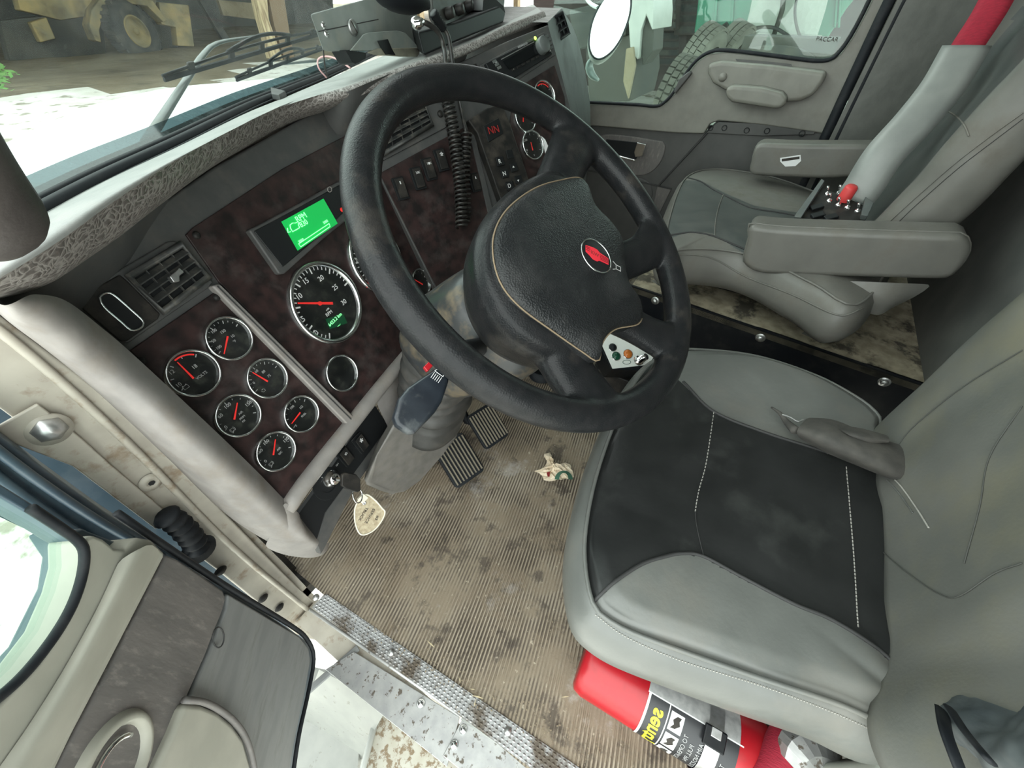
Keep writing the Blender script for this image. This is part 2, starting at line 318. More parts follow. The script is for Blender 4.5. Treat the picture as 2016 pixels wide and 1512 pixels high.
c1 = mixc(noi(14, 10, .72, .54, .62, 0, .8), c1, (.075, .06, .047))       # dark damp patches
c1 = mixc(noi(4.6, 10, .75, .57, .66, 0, .75), c1, (.40, .375, .345))        # salt bloom
c1 = mixc(noi(90, 4, .6, .66, .7, 0, .7), c1, (.5, .44, .34))
L_.new(c1, b.inputs['Base Color']); b.inputs['Roughness'].default_value = .8
bp = N_.new('ShaderNodeBump'); bp.inputs['Strength'].default_value = .5; bp.inputs['Distance'].default_value = .003; L_.new(noi(70, 8, .7, 0, 1), bp.inputs['Height']); L_.new(bp.outputs[0], b.inputs['Normal'])
K['floor'] = M
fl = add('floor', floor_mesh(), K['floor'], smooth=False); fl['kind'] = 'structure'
def st(name, g, m_, **k):
    o = add(name, g, m_, **k); o['kind'] = 'structure'; return o
wr = st('wall_rear', g_box((.85, RY-.03, .8), (1.80, .06, 1.9)), K['wallr'])
st('wall_front', g_box((.9, 1.17, .25), (1.7, .05, .6)), K['wallr'])
# right rear corner lining with soft padding
rows = []
for i in range(9):
    z = -.02+1.72*i/8
    rows.append([V3((WX-.03+.012*math.cos(PI*(2*k/8-1)), -.085-.33*k/8, z)) for k in range(9)])
st('wall_right', g_grid(rows), K['wallv'], smooth=True)
o = st('ceiling', g_box((.86, .2, 1.70), (1.78, 1.3, .05)), K['wallr'])
# black weather strip around rear edge of passenger door opening
ws = struct('trim_1', (WX, -.08, 0), 'black rubber weather strip down the rear edge of the passenger door opening')
pl = [on(1784, -60, 'x', WX-.03), on(1752, 0, 'x', WX-.03), on(1690, 130, 'x', WX-.03), on(1630, 258, 'x', WX-.03), on(1575, 380, 'x', WX-.03)]
add('seal', g_sweep(curve(pl, 24), .014, 10), K['rubber'], ws, smooth=True)
pl = [p+V3((-.0, -.028, 0)) for p in pl]; add('seal', g_sweep(curve(pl, 24), .012, 10), K['rubber'], ws, smooth=True)

# ------------------------------------------------ passenger platform (battery box) and its beam
bx = struct('trim_2', (1.0, 0, 0), 'black steel box side carrying the passenger seat')
PZ = .27
ta, tb, tc_, td = on(1205, 540, 'z', PZ), on(1762, 740, 'z', PZ), on(1820, 700, 'z', PZ), on(1769, 580, 'z', PZ)
nb = V3((1.05, .34, PZ)); fa = on(1240, 556, 'z', PZ)
fa.y = .30
edge0 = V3((1.075, .30, PZ)); edge1 = on(1762, 741, 'z', PZ); edge1.y = RY
P1 = on(1360, 602, 'z', PZ)
dirn = (edge1-P1).normalized(); edge0 = P1-dirn*((P1.y-.26)/dirn.y if dirn.y else 0)
edge0 = P1+dirn*((.26-P1.y)/dirn.y)
top = [edge0, edge1, V3((WX-.01, RY, PZ)), V3((WX-.01, .26, PZ))]
add('top_board', g_prism(top, (0, 0, -.02)), K['mud'], bx)
add('side_plate', g_prism([edge0, edge1, edge1+V3((0, 0, -PZ)), edge0+V3((0, 0, -PZ))], (.01, .0, 0)), K['blk'], bx)
add('front_plate', g_prism([edge0, V3((WX-.01, .26, PZ)), V3((WX-.01, .26, 0)), edge0-Z*PZ], (0, -.01, 0)), K['blk'], bx)
nrm = V3((-1, 0, 0))
add('edge_flange', g_sweep([edge0, edge1], .004, 6), K['blk'], bx)
for px, py in ((1497, 665), (1290, 592), (1741, 752)):
    q = on(px, py, 'x', 1.0); r = ray(px, py); nv = dirn.cross(Z).normalized(); nv = -nv if nv.x > 0 else nv
    t = (edge0-CAM).dot(nv)/r.dot(nv); q = CAM+r*t
    add('bolt', join([g_lathe([(0, .008), (.006, .008), (.0075, .004), (.0075, 0)], q, nv, 12), g_lathe([(.0075, .001), (.012, .001), (.012, -.001)], q, nv, 16)]), K['steel'], bx, smooth=True)

# ------------------------------------------------ driver side: sill, tread, pillar
SL = struct('trim_3', (0, .2, 0), 'dirty door sill below the open driver door')
def zpoly(z, *pts): return [on(x, y, 'z', z) for x, y in pts]
# aluminium tread strip along the sill
tp = zpoly(.002, (640, 1168), (1160, 1525), (1090, 1545), (614, 1196))
treadm = K['tread']
def tread_mesh():
    a0, a1, b1, b0 = tp; a1 = a0+(a1-a0)*1.9; b1 = b0+(b1-b0)*1.9
    L1 = (a1-a0).length; W1 = (b0-a0).length; vs, fs = [], []
    base = g_prism([a0, a1, b1, b0], (0, 0, -.006))
    parts = [base]; na = int(L1/.0085); nb_ = 6
    for i in range(na):
        for j in range(nb_):
            u = (i+.5+(.5 if j % 2 else 0))/na; v_ = (j+.5)/nb_
            if u > .985: continue
            c = a0.lerp(a1, u).lerp(b0.lerp(b1, u), v_); d = (a1-a0).normalized(); e = (b0-a0).normalized()
            parts.append(([c+d*.0038, c+e*.0026, c-d*.0038, c-e*.0026, c+Z*.0017], [(0, 1, 4), (1, 2, 4), (2, 3, 4), (3, 0, 4)]))
    return join(parts)
add('tread_strip', tread_mesh(), K['tread'], SL)
add('sill_base', g_box((-.008, .02, -.066), (.05, .95, .08)), K['beige'], SL)
fdir = (tp[1]-tp[0]).normalized()
def scr(name, c, ax, r=.007, m_='steel', par=None, n=14): return add(name, g_lathe([(0, r*.55), (r*.45, r*.5), (r, r*.12), (r, -r*.3)], c, ax, n), K[m_], par, smooth=True)
for px, py in ((622, 1176), (770, 1284), (1000, 1440)): scr('rivet', on(px, py, 'z', .004), Z, .0065, 'steel', SL)
# scuff plates outboard of the tread
add('scuff_plate', g_prism(zpoly(-.015, (697, 1283), (905, 1412), (880, 1510), (640, 1318)), (0, 0, -.004)), K['alu'], SL, bevel=.001)
add('scuff_plate', g_prism(zpoly(-.012, (912, 1412), (1130, 1560), (1060, 1640), (872, 1488)), (0, 0, -.004)), K['alu'], SL, bevel=.001)
add('sill_lip', g_sweep([on(910, 1412, 'z', -.006), on(1130, 1560, 'z', -.006)], .004, 8), K['wpaint'], SL, smooth=True)
add('sill_lip', g_sweep([on(610, 1200, 'z', -.004), on(905, 1408, 'z', -.004)], .003, 8), K['alu'], SL, smooth=True)
for px, py in ((828, 1385), (912, 1436), (894, 1466)): scr('rivet', on(px, py, 'z', -.010), Z, .007, 'chrome', SL)
# door check strap
CS = tag(add('door_check_strap', g_sweep([on(705, 1275, 'z', -.02), on(607, 1360, 'z', -.03)], .0065, 8, flat=.4), K['dgrey']), 'thin grey strap from the door sill to the bottom edge of the driver door', 'strap')
# hinge pillar at the front of the opening (plates facing rearwards)
PY = .50
PLR = struct('wall_left', (0, PY, .4), 'beige hinge pillar beside the dashboard')
def ypoly(y, *pts): return [on(px, py, 'y', y) for px, py in pts]
add('pillar_post', g_prism(ypoly(PY, (-60, 560), (0, 620), (243, 803), (380, 945), (560, 1130), (640, 1208), (622, 1262), (585, 1250), (430, 1125), (215, 965), (-60, 760)), (0, .04, 0)), K['beige'], PLR, bevel=.003)
add('pillar_ridge', g_sweep(curve(ypoly(PY-.006, (-60, 610), (60, 700), (270, 890), (455, 1075), (605, 1200)), 30), .004, 8), K['beige'], PLR, smooth=True)
add('inner_post', g_prism(ypoly(PY+.02, (-40, 540), (60, 610), (260, 800), (400, 950), (560, 1110), (640, 1195), (560, 1170), (300, 900), (-60, 620)), (0, .03, 0)), K['beige'], PLR)
add('hinge_plate', g_prism(ypoly(PY-.004, (5, 830), (72, 792), (160, 862), (215, 912), (330, 1010), (305, 1040), (140, 915), (-30, 850)), (0, -.004, 0)), K['beige'], PLR, bevel=.0015)
scr('hex_bolt', on(98, 846, 'y', PY-.010), -Y, .0125, 'steel', PLR, 6)
add('washer', g_lathe([(.0, .001), (.016, .001), (.016, -.002)], on(98, 846, 'y', PY-.008), -Y, 24), K['beige'], PLR, smooth=True)
q = on(298, 950, 'y', PY-.003)
add('torx_screw', g_lathe([(0, .0005), (.0035, .0005), (.0038, .002), (.011, .001), (.0115, -.002)], q, -Y, 20), K['beige'], PLR, smooth=True)
add('screw_recess', g_lathe([(0, .0012), (.0036, .0012)], q, -Y, 6), K['black'], PLR)
for px, py in ((434, 1124), (518, 1178), (550, 1196)): add('clip', join([g_lathe([(0, .003), (.006, .003), (.009, 0)], on(px, py, 'y', PY-.003), -Y, 14)]), K['blackdirty'], PLR, smooth=True)
# rubber grommet boot with wiring between pillar and door
gp = curve(ypoly(PY-.02, (325, 1015), (352, 1032), (378, 1060), (392, 1085)), 26)
gr = thing('wiring_boot', gp[0], 'black rubber wiring boot where harness leaves the hinge pillar', 'wiring boot')
add('bellows', g_sweep(gp, [.012+.003*math.sin(i*1.7) for i in range(26)], 14), K['rubber'], gr, smooth=True)
add('flange', g_lathe([(.0, .003), (.02, .002), (.022, -.003)], gp[-1], -Y, 20), K['rubber'], gr, smooth=True)

# blue-grey hinge side of the cab / door jamb outboard of the pillar
def jam(y, *pts): return ypoly(y, *pts)
jb = struct('trim_4', (-.08, .46, .3), 'blue grey painted door frame outboard of the hinge pillar')
add('frame', g_prism(jam(.47, (-80, 800), (0, 858), (90, 925), (215, 1015), (330, 1088), (445, 1165), (400, 1215), (165, 1115), (0, 985), (-80, 930)), (0, .03, 0)), K['blue'], jb, bevel=.004)
for off, ww in (((0, 0), .004), ((-26, 34), .005), ((-50, 66), .003)):
    add('pressing', g_sweep(curve(jam(.462, (-60+off[0], 845+off[1]), (80+off[0], 950+off[1]), (210+off[0], 1035+off[1]), (320+off[0], 1095+off[1])), 20), ww, 8), K['blue'], jb, smooth=True)
# ------------------------------------------------ open driver door
DP = Plane((-.045, .382, .48), (.618, -.786, 0), (-.786, -.618, 0))
def dpoly(off, *pts): return [DP(x, y, off) for x, y in pts]
D1 = struct('door_1', DP(600, 1270), 'open driver door with pale top trim and scratched grey panel')
def dpan(name, off, t, m_, pts, bevel=.003, smoothn=0):
    P = dpoly(off, *pts)
    if smoothn: P = curve(P, smoothn, True)
    return panel(name, P, DP.N, t, K[m_], D1, bevel=bevel)
dpan('door_shell', -.012, .035, 'blue', [(140, 1045), (165, 1040), (445, 1150), (606, 1262), (622, 1300), (606, 1375), (580, 1500), (560, 1640), (-200, 1900), (-220, 1560), (0, 1390), (110, 1262), (160, 1150), (168, 1090)])
# pale top trim with the rolled edge along the window sill
tt = [(168, 1060), (186, 1052), (206, 1060), (228, 1078), (247, 1080), (262, 1066), (276, 1058), (300, 1062), (328, 1090), (215, 1310), (110, 1512), (60, 1620), (-240, 1800), (-160, 1520), (0, 1385), (75, 1310), (128, 1235), (158, 1160), (170, 1110)]
dpan('top_trim', .006, .03, 'dtan', tt, bevel=.006)
rowA = dpoly(.012, (300, 1066), (252, 1170), (190, 1290), (120, 1420), (60, 1530), (20, 1610)); rowB = dpoly(.018, (276, 1080), (222, 1180), (160, 1300), (90, 1425), (20, 1545), (-20, 1610)); rowC = dpoly(.007, (236, 1100), (195, 1190), (130, 1310), (55, 1430), (-30, 1550), (-80, 1620)); rowZ = dpoly(.004, (322, 1094), (268, 1198), (205, 1316), (142, 1440), (92, 1545), (50, 1640))
add('sill_roll', g_grid([curve(r, 20) for r in (rowZ, rowA, rowB, rowC)]), K['dtan'], D1, smooth=True, sub=1)
dpan('middle_panel', .003, .02, 'ddoor', [(330, 1092), (350, 1100), (440, 1162), (446, 1176), (440, 1200), (405, 1290), (368, 1374), (340, 1440), (300, 1530), (240, 1640), (60, 1660), (112, 1514), (220, 1310)])
dpan('lower_panel', .0, .02, 'dgrey', [(450, 1168), (590, 1252), (608, 1275), (612, 1300), (600, 1368), (578, 1470), (566, 1560), (520, 1600), (498, 1512), (478, 1450), (428, 1398), (374, 1372), (412, 1286), (446, 1200)])
dpan('armrest_front', .012, .03, 'dtan', [(368, 1382), (400, 1386), (432, 1400), (460, 1424), (482, 1455), (498, 1512), (500, 1600), (260, 1640), (312, 1512), (345, 1440)], bevel=.006)
add('armrest_lip', g_sweep(curve(dpoly(.014, (362, 1378), (400, 1382), (436, 1400), (466, 1426), (488, 1462), (502, 1520), (505, 1590)), 24), .0032, 8), K['ddoor'], D1, smooth=True)
hc = DP(222, 1512, .004)
add('handle_bowl', g_lathe([(.0, -.012), (.022, -.011), (.028, .0), (.031, .006), (.036, .004), (.040, -.004)], hc, DP.N, 36), K['dtan'], D1, smooth=True)
ch = add('inner_handle', g_sweep([hc+DP.U*(.020*math.cos(a))+Z*(.020*math.sin(a))+DP.N*.003 for a in [PI*i/14 for i in range(15)]], .0022, 8), K['chrome'], D1, smooth=True)
add('cover_ring', g_sweep([DP(430+11*math.cos(a), 1255+20*math.sin(a), .0035) for a in [2*PI*i/24 for i in range(24)]], .0008, 6, closed=True), K['seam'], D1)
add('door_edge_seal', g_sweep(curve(dpoly(-.004, (230, 1010), (330, 1078), (455, 1160), (570, 1230), (604, 1258), (618, 1296), (606, 1368), (588, 1450), (572, 1560)), 50), .0034, 8), K['rubber'], D1, smooth=True)
add('window_seal', g_sweep(curve(dpoly(.004, (60, 1000), (120, 1040), (155, 1066), (166, 1090), (160, 1140), (138, 1200), (98, 1265), (40, 1335), (-30, 1395), (-160, 1500)), 50), .0035, 8), K['rubber'], D1, smooth=True)
dpan('window_frame', -.004, .02, 'blue', [(-120, 880), (0, 950), (80, 1000), (150, 1048), (166, 1075), (140, 1062), (100, 1036), (0, 978), (-120, 916)], bevel=.002)
add('window_glass', g_prism(dpoly(-.012, (-300, 880), (0, 975), (120, 1040), (150, 1062), (158, 1100), (150, 1160), (90, 1262), (0, 1375), (-300, 1640)), DP.N*-.004), K['pane'], D1)
# ------------------------------------------------ outside step and fairing under the door
FS = thing('cab_step_fairing', on(650, 1430, 'z', -.30), 'white painted fairing below the door opening, seen under the scuffed sill plates', 'fairing')
fa_rows = []
for k, (x_, z_) in enumerate(((-.05, -.045), (-.10, -.09), (-.14, -.20), (-.16, -.36), (-.16, -.6))):
    fa_rows.append([V3((x_-.02*math.sin(i), .62-.56*i/8*1.0, z_)) for i in range(9)])
K['fairw'] = mat('weathered_white_fairing', (.215, .22, .20), (.19, .195, .18), rough=.4, dirt=(.12, .11, .09), dscale=20, damt=.5, dthr=(.62, .66))
add('skin', g_grid([curve(zpoly(z_, *p), 12) for z_, p in ((-.05, [(628, 1318), (690, 1352), (760, 1398)]), (-.12, [(612, 1360), (670, 1395), (736, 1440)]), (-.28, [(590, 1412), (640, 1440), (716, 1490)]), (-.5, [(575, 1460), (620, 1490), (690, 1560)]), (-.7, [(565, 1500), (600, 1540), (670, 1600)]))]), K['fairw'], FS, smooth=True)
add('end_cap', g_prism(zpoly(-.28, (560, 1300), (640, 1318), (716, 1365), (700, 1560), (520, 1600)), (0, 0, -.02)), K['fairw'], FS)
ST = thing('cab_step', on(790, 1460, 'z', -.14), 'dirty speckled white step pan beside the white fairing', 'step')
add('pan', g_prism(zpoly(-.13, (752, 1392), (888, 1506), (930, 1640), (690, 1640), (722, 1500)), (0, 0, -.01)), K['wdirty'], ST, bevel=.002)
add('rim', g_sweep(zpoly(-.12, (748, 1388), (718, 1500), (690, 1610)), .006, 8), K['wpaint'], ST, smooth=True)

# ------------------------------------------------ passenger door
D2 = struct('door_2', (WX, .3, 0), 'closed passenger door with grey trim, grab handle and window')
def xpoly(x, *pts): return [on(a, b_, 'x', x) for a, b_ in pts]
def ppan(name, x, t, m_, pts, bevel=.003, n=0, parent=None):
    P = xpoly(x, *pts)
    if n: P = curve(P, n, True)
    return panel(name, P, -X, t, K[m_], parent or D2, bevel=bevel)
UT = [(1120, 203), (1240, 207), (1290, 210), (1308, 205), (1328, 184), (1350, 150), (1372, 122), (1396, 106), (1430, 102), (1520, 112), (1600, 122), (1636, 120), (1655, 106), (1677, 76), (1702, 30), (1722, -10), (1740, -50), (1790, -60), (1752, 10), (1700, 110), (1642, 232), (1624, 264), (1612, 262), (1500, 246), (1415, 238), (1398, 244), (1385, 264), (1330, 262), (1120, 244)]
ppan('upper_panel', WX-.012, .03, 'doorp', UT, .005)
ppan('lower_panel', WX+.0, .03, 'doord', [(1100, 240), (1330, 258), (1386, 262), (1412, 238), (1500, 244), (1625, 258), (1600, 330), (1540, 420), (1480, 560), (1240, 640), (1150, 420), (1090, 300)], .002)
ppan('screw_strip', WX-.008, .01, 'doord', [(1414, 240), (1612, 248), (1602, 265), (1500, 268), (1390, 262)], .002)
for px, py in ((1399, 252), (1426, 252), (1470, 257), (1510, 258), (1579, 263)):
    add('screw_hole', g_lathe([(0, -.004), (.006, -.003), (.0065, .002), (.0085, .0005), (.009, -.002)], on(px, py, 'x', WX-.009), -X, 14), K['black'], D2, smooth=True)
add('panel_seam', g_sweep(xpoly(WX-.004, (1412, 240), (1296, 366)), .0035, 6), K['seam'], D2)
add('panel_seam', g_sweep(xpoly(WX-.004, (1150, 334), (1296, 366), (1322, 372)), .003, 6), K['seam'], D2)
ppan('corner_pocket', WX-.004, .012, 'ddoor', [(1294, 366), (1322, 372), (1308, 400), (1290, 440), (1276, 450)], .002)
ppan('speaker_grille', WX-.004, .012, 'doord', [(1246, 352), (1278, 360), (1282, 392), (1252, 392)], .004, 20)
# armrest / pull
aw = ppan('armrest', WX-.05, .045, 'doorp', [(1392, 126), (1420, 120), (1520, 128), (1600, 138), (1630, 142), (1622, 160), (1602, 188), (1575, 200), (1545, 202), (1500, 192), (1430, 180), (1402, 164), (1393, 146)], .012)
add('storage_slot', g_grid([curve(xpoly(WX-.035, (1448, 116), (1500, 120), (1558, 126)), 8), curve(xpoly(WX-.035, (1452, 124), (1500, 130), (1562, 134)), 8)]), K['doord'], D2)
ppan('pull_handle', WX-.085, .06, 'doorp', [(1428, 172), (1445, 168), (1500, 172), (1540, 182), (1552, 196), (1540, 214), (1524, 215), (1440, 202), (1428, 192)], .014)
scr('armrest_screw', on(1423, 152, 'x', WX-.051), -X, .012, 'doorp', D2, 18)
ppan('tweeter_cover', WX-.03, .02, 'doord', [(1326, 182), (1336, 156), (1356, 140), (1362, 144), (1346, 164), (1330, 184)], .004)
# lever
ppan('handle_recess', WX-.004, .008, 'ddoor', [(1180, 268), (1290, 276), (1310, 288), (1296, 326), (1262, 346), (1205, 330)], .006, 30)
ppan('handle_cavity', WX-.007, .004, 'black', [(1193, 274), (1262, 281), (1252, 314), (1190, 303)], .002)
add('lever', g_prism(xpoly(WX-.03, (1254, 280), (1272, 284), (1264, 308), (1250, 310), (1248, 300)), (.02, 0, 0)), K['chromeb'], D2, bevel=.003)
add('lever_rim', g_sweep(curve(xpoly(WX-.012, (1190, 276), (1186, 300), (1220, 308), (1252, 316)), 16), .0035, 8), K['chromeb'], D2, smooth=True)
# window
add('window_seal', g_sweep(curve(xpoly(WX-.014, (1100, 199), (1240, 205), (1288, 209), (1306, 203), (1326, 182), (1348, 148), (1370, 120), (1396, 103), (1430, 99), (1520, 109), (1600, 119), (1634, 117), (1652, 103), (1673, 74), (1698, 28), (1716, -10), (1740, -60)), 90), .005, 8), K['rubber'], D2, smooth=True)
gl = add('window_glass', g_prism([V3((WX+.012, -.10, .5)), V3((WX+.012, .95, .5)), V3((WX+.012, .80, 1.5)), V3((WX+.012, -.10, 1.5))], (.004, 0, 0)), K['pane'], D2)
text('glass_mark', 'PACCAR', on(1628, 78, 'x', WX+.008), (0, -1, 0), Z, .014, K['ink'], D2)

# ------------------------------------------------ windscreen
W1 = struct('window_1', (.5, .8, .76), 'windscreen with black rubber gasket along the dash')
def bz(px, py): 
    zz = .757 if px < 640 else .757+(px-640)*.00017
    return on(px, py, 'z', zz)
gb = curve([bz(*p) for p in ((10, 455), (66, 424), (208, 348), (347, 282), (486, 213), (560, 182), (640, 150))], 60)
d_ = (gb[-1]-gb[-4]).normalized(); gb = gb+[gb[-1]+d_*(.03*i)+V3((0, 0, .0005*i)) for i in range(1, 36)]
gasket = add('gasket', g_sweep(gb, .0065, 10), K['rubber'], W1, smooth=True)
add('gasket_groove', g_sweep([p+V3((-.003, .009, .003)) for p in gb], .0045, 8), K['rubber'], W1, smooth=True)
add('gasket_bead', g_sweep([p+V3((.003, -.009, -.001)) for p in gb], .002, 8), K['rubber'], W1, smooth=True)
fr_ = [[p+V3((-.002, .010, .003)) for p in gb], [p+V3((-.004, .034, .014)) for p in gb], [p+V3((-.006, .045, .030)) for p in gb]]
K['frit'] = glassmat('windscreen_border_band', (.05, .09, .10), .1, .05, haze=(.25, .33, .34), hz=.22)
add('printed_band', g_grid(fr_[:2]), K['frit'], W1, smooth=True)
K['wind'] = K['wind']
top_ = [p+V3((.0, -.16+0*.1, .62)) for p in gb]
add('glass', g_grid([[p+V3((-.004, .034, .014)) for p in gb], [p.lerp(q, .5)+V3((0, .02, 0)) for p, q in zip(gb, top_)], top_]), K['wind'], W1, smooth=True)
# ================================================================== DASHBOARD
PA = tilt_plane(on(570, 990, 'y', .43), 11.5, 21)
LB = (690, 832)
DB = thing('dashboard', PA(690, 832), 'grey truck dashboard with dark burl gauge panels, spanning the cab below the windscreen', 'dashboard')
def apol(P, off, pts, n=0):
    q = [P(x, y, off) for x, y in pts]; return curve(q, n, True) if n else q
def apan(P, name, off, t, m_, pts, bevel=.002, n=0, parent=None): return panel(name, apol(P, off, pts, n), P.N, t, K[m_], parent or DB, bevel=bevel)
apan(PA, 'fascia', 0, .02, 'grey', [(100, 588), (160, 500), (260, 440), (420, 330), (600, 230), (740, 160), (800, 240), (870, 600), (800, 702), (690, 840), (572, 996), (250, 700)], .003)
# top pad with rolled brow
rb = curve([bz(*p) for p in ((-60, 500), (66, 430), (208, 354), (347, 290), (486, 222), (560, 192), (640, 158))]+[on(760, 108, 'y', .93), on(900, 58, 'y', .93), on(1050, 8, 'y', .95)], 60)
rm = curve([on(-40, 560, 'z', .757), on(40, 500, 'z', .762), on(140, 425, 'z', .768), on(290, 338, 'z', .771), on(450, 262, 'z', .772), on(620, 182, 'z', .775), on(720, 150, 'y', .70), on(830, 105, 'y', .72), on(950, 60, 'y', .72), on(1055, 14, 'y', .72)], 60)
rc = curve([on(-40, 572, 'z', .752), on(69, 506, 'z', .757), on(150, 452, 'z', .760), on(214, 404, 'z', .762), on(340, 320, 'z', .766), on(446, 258, 'z', .768), on(550, 212, 'z', .769), on(694, 166, 'y', .62), on(800, 128, 'y', .63), on(930, 82, 'y', .62), on(1000, 48, 'y', .62), on(1068, 22, 'y', .62)], 60)
rl = curve([on(-40, 590, 'z', .74), on(40, 568, 'z', .738), on(110, 540, 'z', .735), on(200, 476, 'z', .735), on(300, 408, 'z', .738), on(430, 318, 'z', .742), on(570, 243, 'z', .745), on(690, 190, 'y', .60), on(790, 148, 'y', .612), on(915, 104, 'y', .605), on(1004, 62, 'y', .605), on(1076, 34, 'y', .605)], 60)
rk = curve([on(-40, 600, 'z', .705), on(40, 592, 'z', .705), on(107, 568, 'z', .703), on(160, 530, 'z', .703), on(238, 477, 'z', .706), on(317, 411, 'z', .710), on(451, 314, 'z', .716), on(590, 246, 'z', .722), on(695, 202, 'y', .60), on(790, 160, 'y', .615), on(905, 118, 'y', .61), on(1000, 76, 'y', .61), on(1078, 46, 'y', .61)], 60)
ru = [p+V3((.0, .07, -.006)) for p in rk]
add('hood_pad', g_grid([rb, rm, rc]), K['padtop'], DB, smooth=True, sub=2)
CM = bpy.data.materials.new('crackled_brow_vinyl'); CM.use_nodes = True; nt = CM.node_tree; N_ = nt.nodes; L_ = nt.links; b = N_['Principled BSDF']; b.inputs['Roughness'].default_value = .42
tc = N_.new('ShaderNodeTexCoord'); no_ = N_.new('ShaderNodeTexNoise'); no_.inputs['Scale'].default_value = 60; L_.new(tc.outputs['Object'], no_.inputs[0])
ad = N_.new('ShaderNodeVectorMath'); ad.operation = 'MULTIPLY_ADD'; ad.inputs[1].default_value = (.02, .02, .02); L_.new(no_.outputs['Color'], ad.inputs[0]); L_.new(tc.outputs['Object'], ad.inputs[2])
vo = N_.new('ShaderNodeTexVoronoi'); vo.feature = 'DISTANCE_TO_EDGE'; vo.inputs['Scale'].default_value = 150; L_.new(ad.outputs[0], vo.inputs[0])
cr_2 = N_.new('ShaderNodeValToRGB'); cr_2.color_ramp.elements[0].position = .02; cr_2.color_ramp.elements[0].color = (.30, .28, .265, 1); cr_2.color_ramp.elements[1].position = .16; cr_2.color_ramp.elements[1].color = (.125, .112, .105, 1)
L_.new(vo.outputs[0], cr_2.inputs[0]); L_.new(cr_2.outputs[0], b.inputs['Base Color'])
bp = N_.new('ShaderNodeBump'); bp.inputs['Strength'].default_value = .7; bp.inputs['Distance'].default_value = .002; L_.new(vo.outputs[0], bp.inputs['Height']); L_.new(bp.outputs[0], b.inputs['Normal'])
add('brow_roll', g_grid([rc, [a.lerp(c, .4)+Z*.005 for a, c in zip(rc, rl)], rl, rk, ru]), CM, DB, smooth=True, sub=2)
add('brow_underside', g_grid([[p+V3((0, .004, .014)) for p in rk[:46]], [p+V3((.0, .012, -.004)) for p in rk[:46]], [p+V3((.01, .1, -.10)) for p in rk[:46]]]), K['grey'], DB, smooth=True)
# left bolster
b0 = curve([on(60, 578, 'y', .43), on(128, 590, 'y', .46), on(200, 645, 'y', .47), on(258, 694, 'y', .475), on(400, 826, 'y', .45), on(500, 922, 'y', .438), on(566, 990, 'y', .43)], 30)
b1 = curve([on(40, 590, 'y', .41), on(108, 608, 'y', .435), on(180, 668, 'y', .44), on(240, 722, 'y', .445), on(385, 856, 'y', .42), on(488, 952, 'y', .41), on(562, 1022, 'y', .405)], 30)
b2 = curve([on(20, 600, 'y', .41), on(70, 632, 'y', .43), on(150, 706, 'y', .44), on(215, 762, 'y', .445), on(365, 896, 'y', .425), on(480, 1000, 'y', .42), on(580, 1074, 'y', .41)], 30)
b3 = curve([on(0, 604, 'y', .44), on(34, 650, 'y', .45), on(110, 706, 'y', .46), on(232, 806, 'y', .46), on(372, 938, 'y', .455), on(480, 1042, 'y', .45), on(560, 1090, 'y', .44)], 30)
b4 = [p+V3((.0, .05, 0)) for p in b3]
add('side_bolster', g_grid([b0, b1, b2, b3, b4]), K['tan'], DB, smooth=True, sub=2)
# lower corner of the bolster, wraps under the switch panel
PB = tilt_plane(PA(690, 850)+V3((0, .012, 0)), 11.5, 21)
add('lower_corner', g_grid([curve([PA(560, 985, .012), PA(545, 1030, .004), on(520, 1078, 'y', .445)], 8), curve([PA(575, 1000, .014), PA(566, 1045, .012), on(565, 1096, 'y', .43)], 8), curve([PA(592, 1012, .008), PA(604, 1060, .010), on(622, 1100, 'y', .425)], 8), curve([PB(588, 1018, -.002), PB(622, 1068, .008), on(642, 1090, 'y', .43)], 8), curve([PB(592, 1010, -.02), PB(632, 1062, -.01), on(650, 1070, 'y', .46)], 8)]), K['tan'], DB, smooth=True, sub=2)
add('lower_rail', g_sweep(curve([PA(562, 1004, .002), PA(600, 950, .004), PA(690, 836, .005), PA(800, 700, .005), PA(900, 590, .002)], 30), .013, 14), K['tan'], DB, smooth=True)
add('panel_divider', g_prism([PA(*p, .012) for p in ((416, 562), (434, 558), (700, 822), (684, 836))], PA.N*-.014), K['tan'], DB, bevel=.003)
add('divider_groove', g_sweep([PA(428, 563, .0125), PA(692, 826, .0125)], .001, 6), K['seam'], DB)
# burl panels
apan(PA, 'burl_panel', .003, .004, 'wood', [(256, 690), (425, 574), (682, 832), (660, 870), (574, 978), (560, 984)], .0012)
apan(PA, 'burl_panel', .003, .004, 'wood', [(366, 462), (380, 448), (560, 330), (690, 262), (742, 336), (846, 552), (880, 600), (792, 700), (696, 820), (432, 556)], .0012)
for px, py in ((387, 463), (427, 585), (278, 711), (689, 822), (571, 976)): scr('screw', PA(px, py, .004), PA.N, .0045, 'blackdirty', DB, 12)

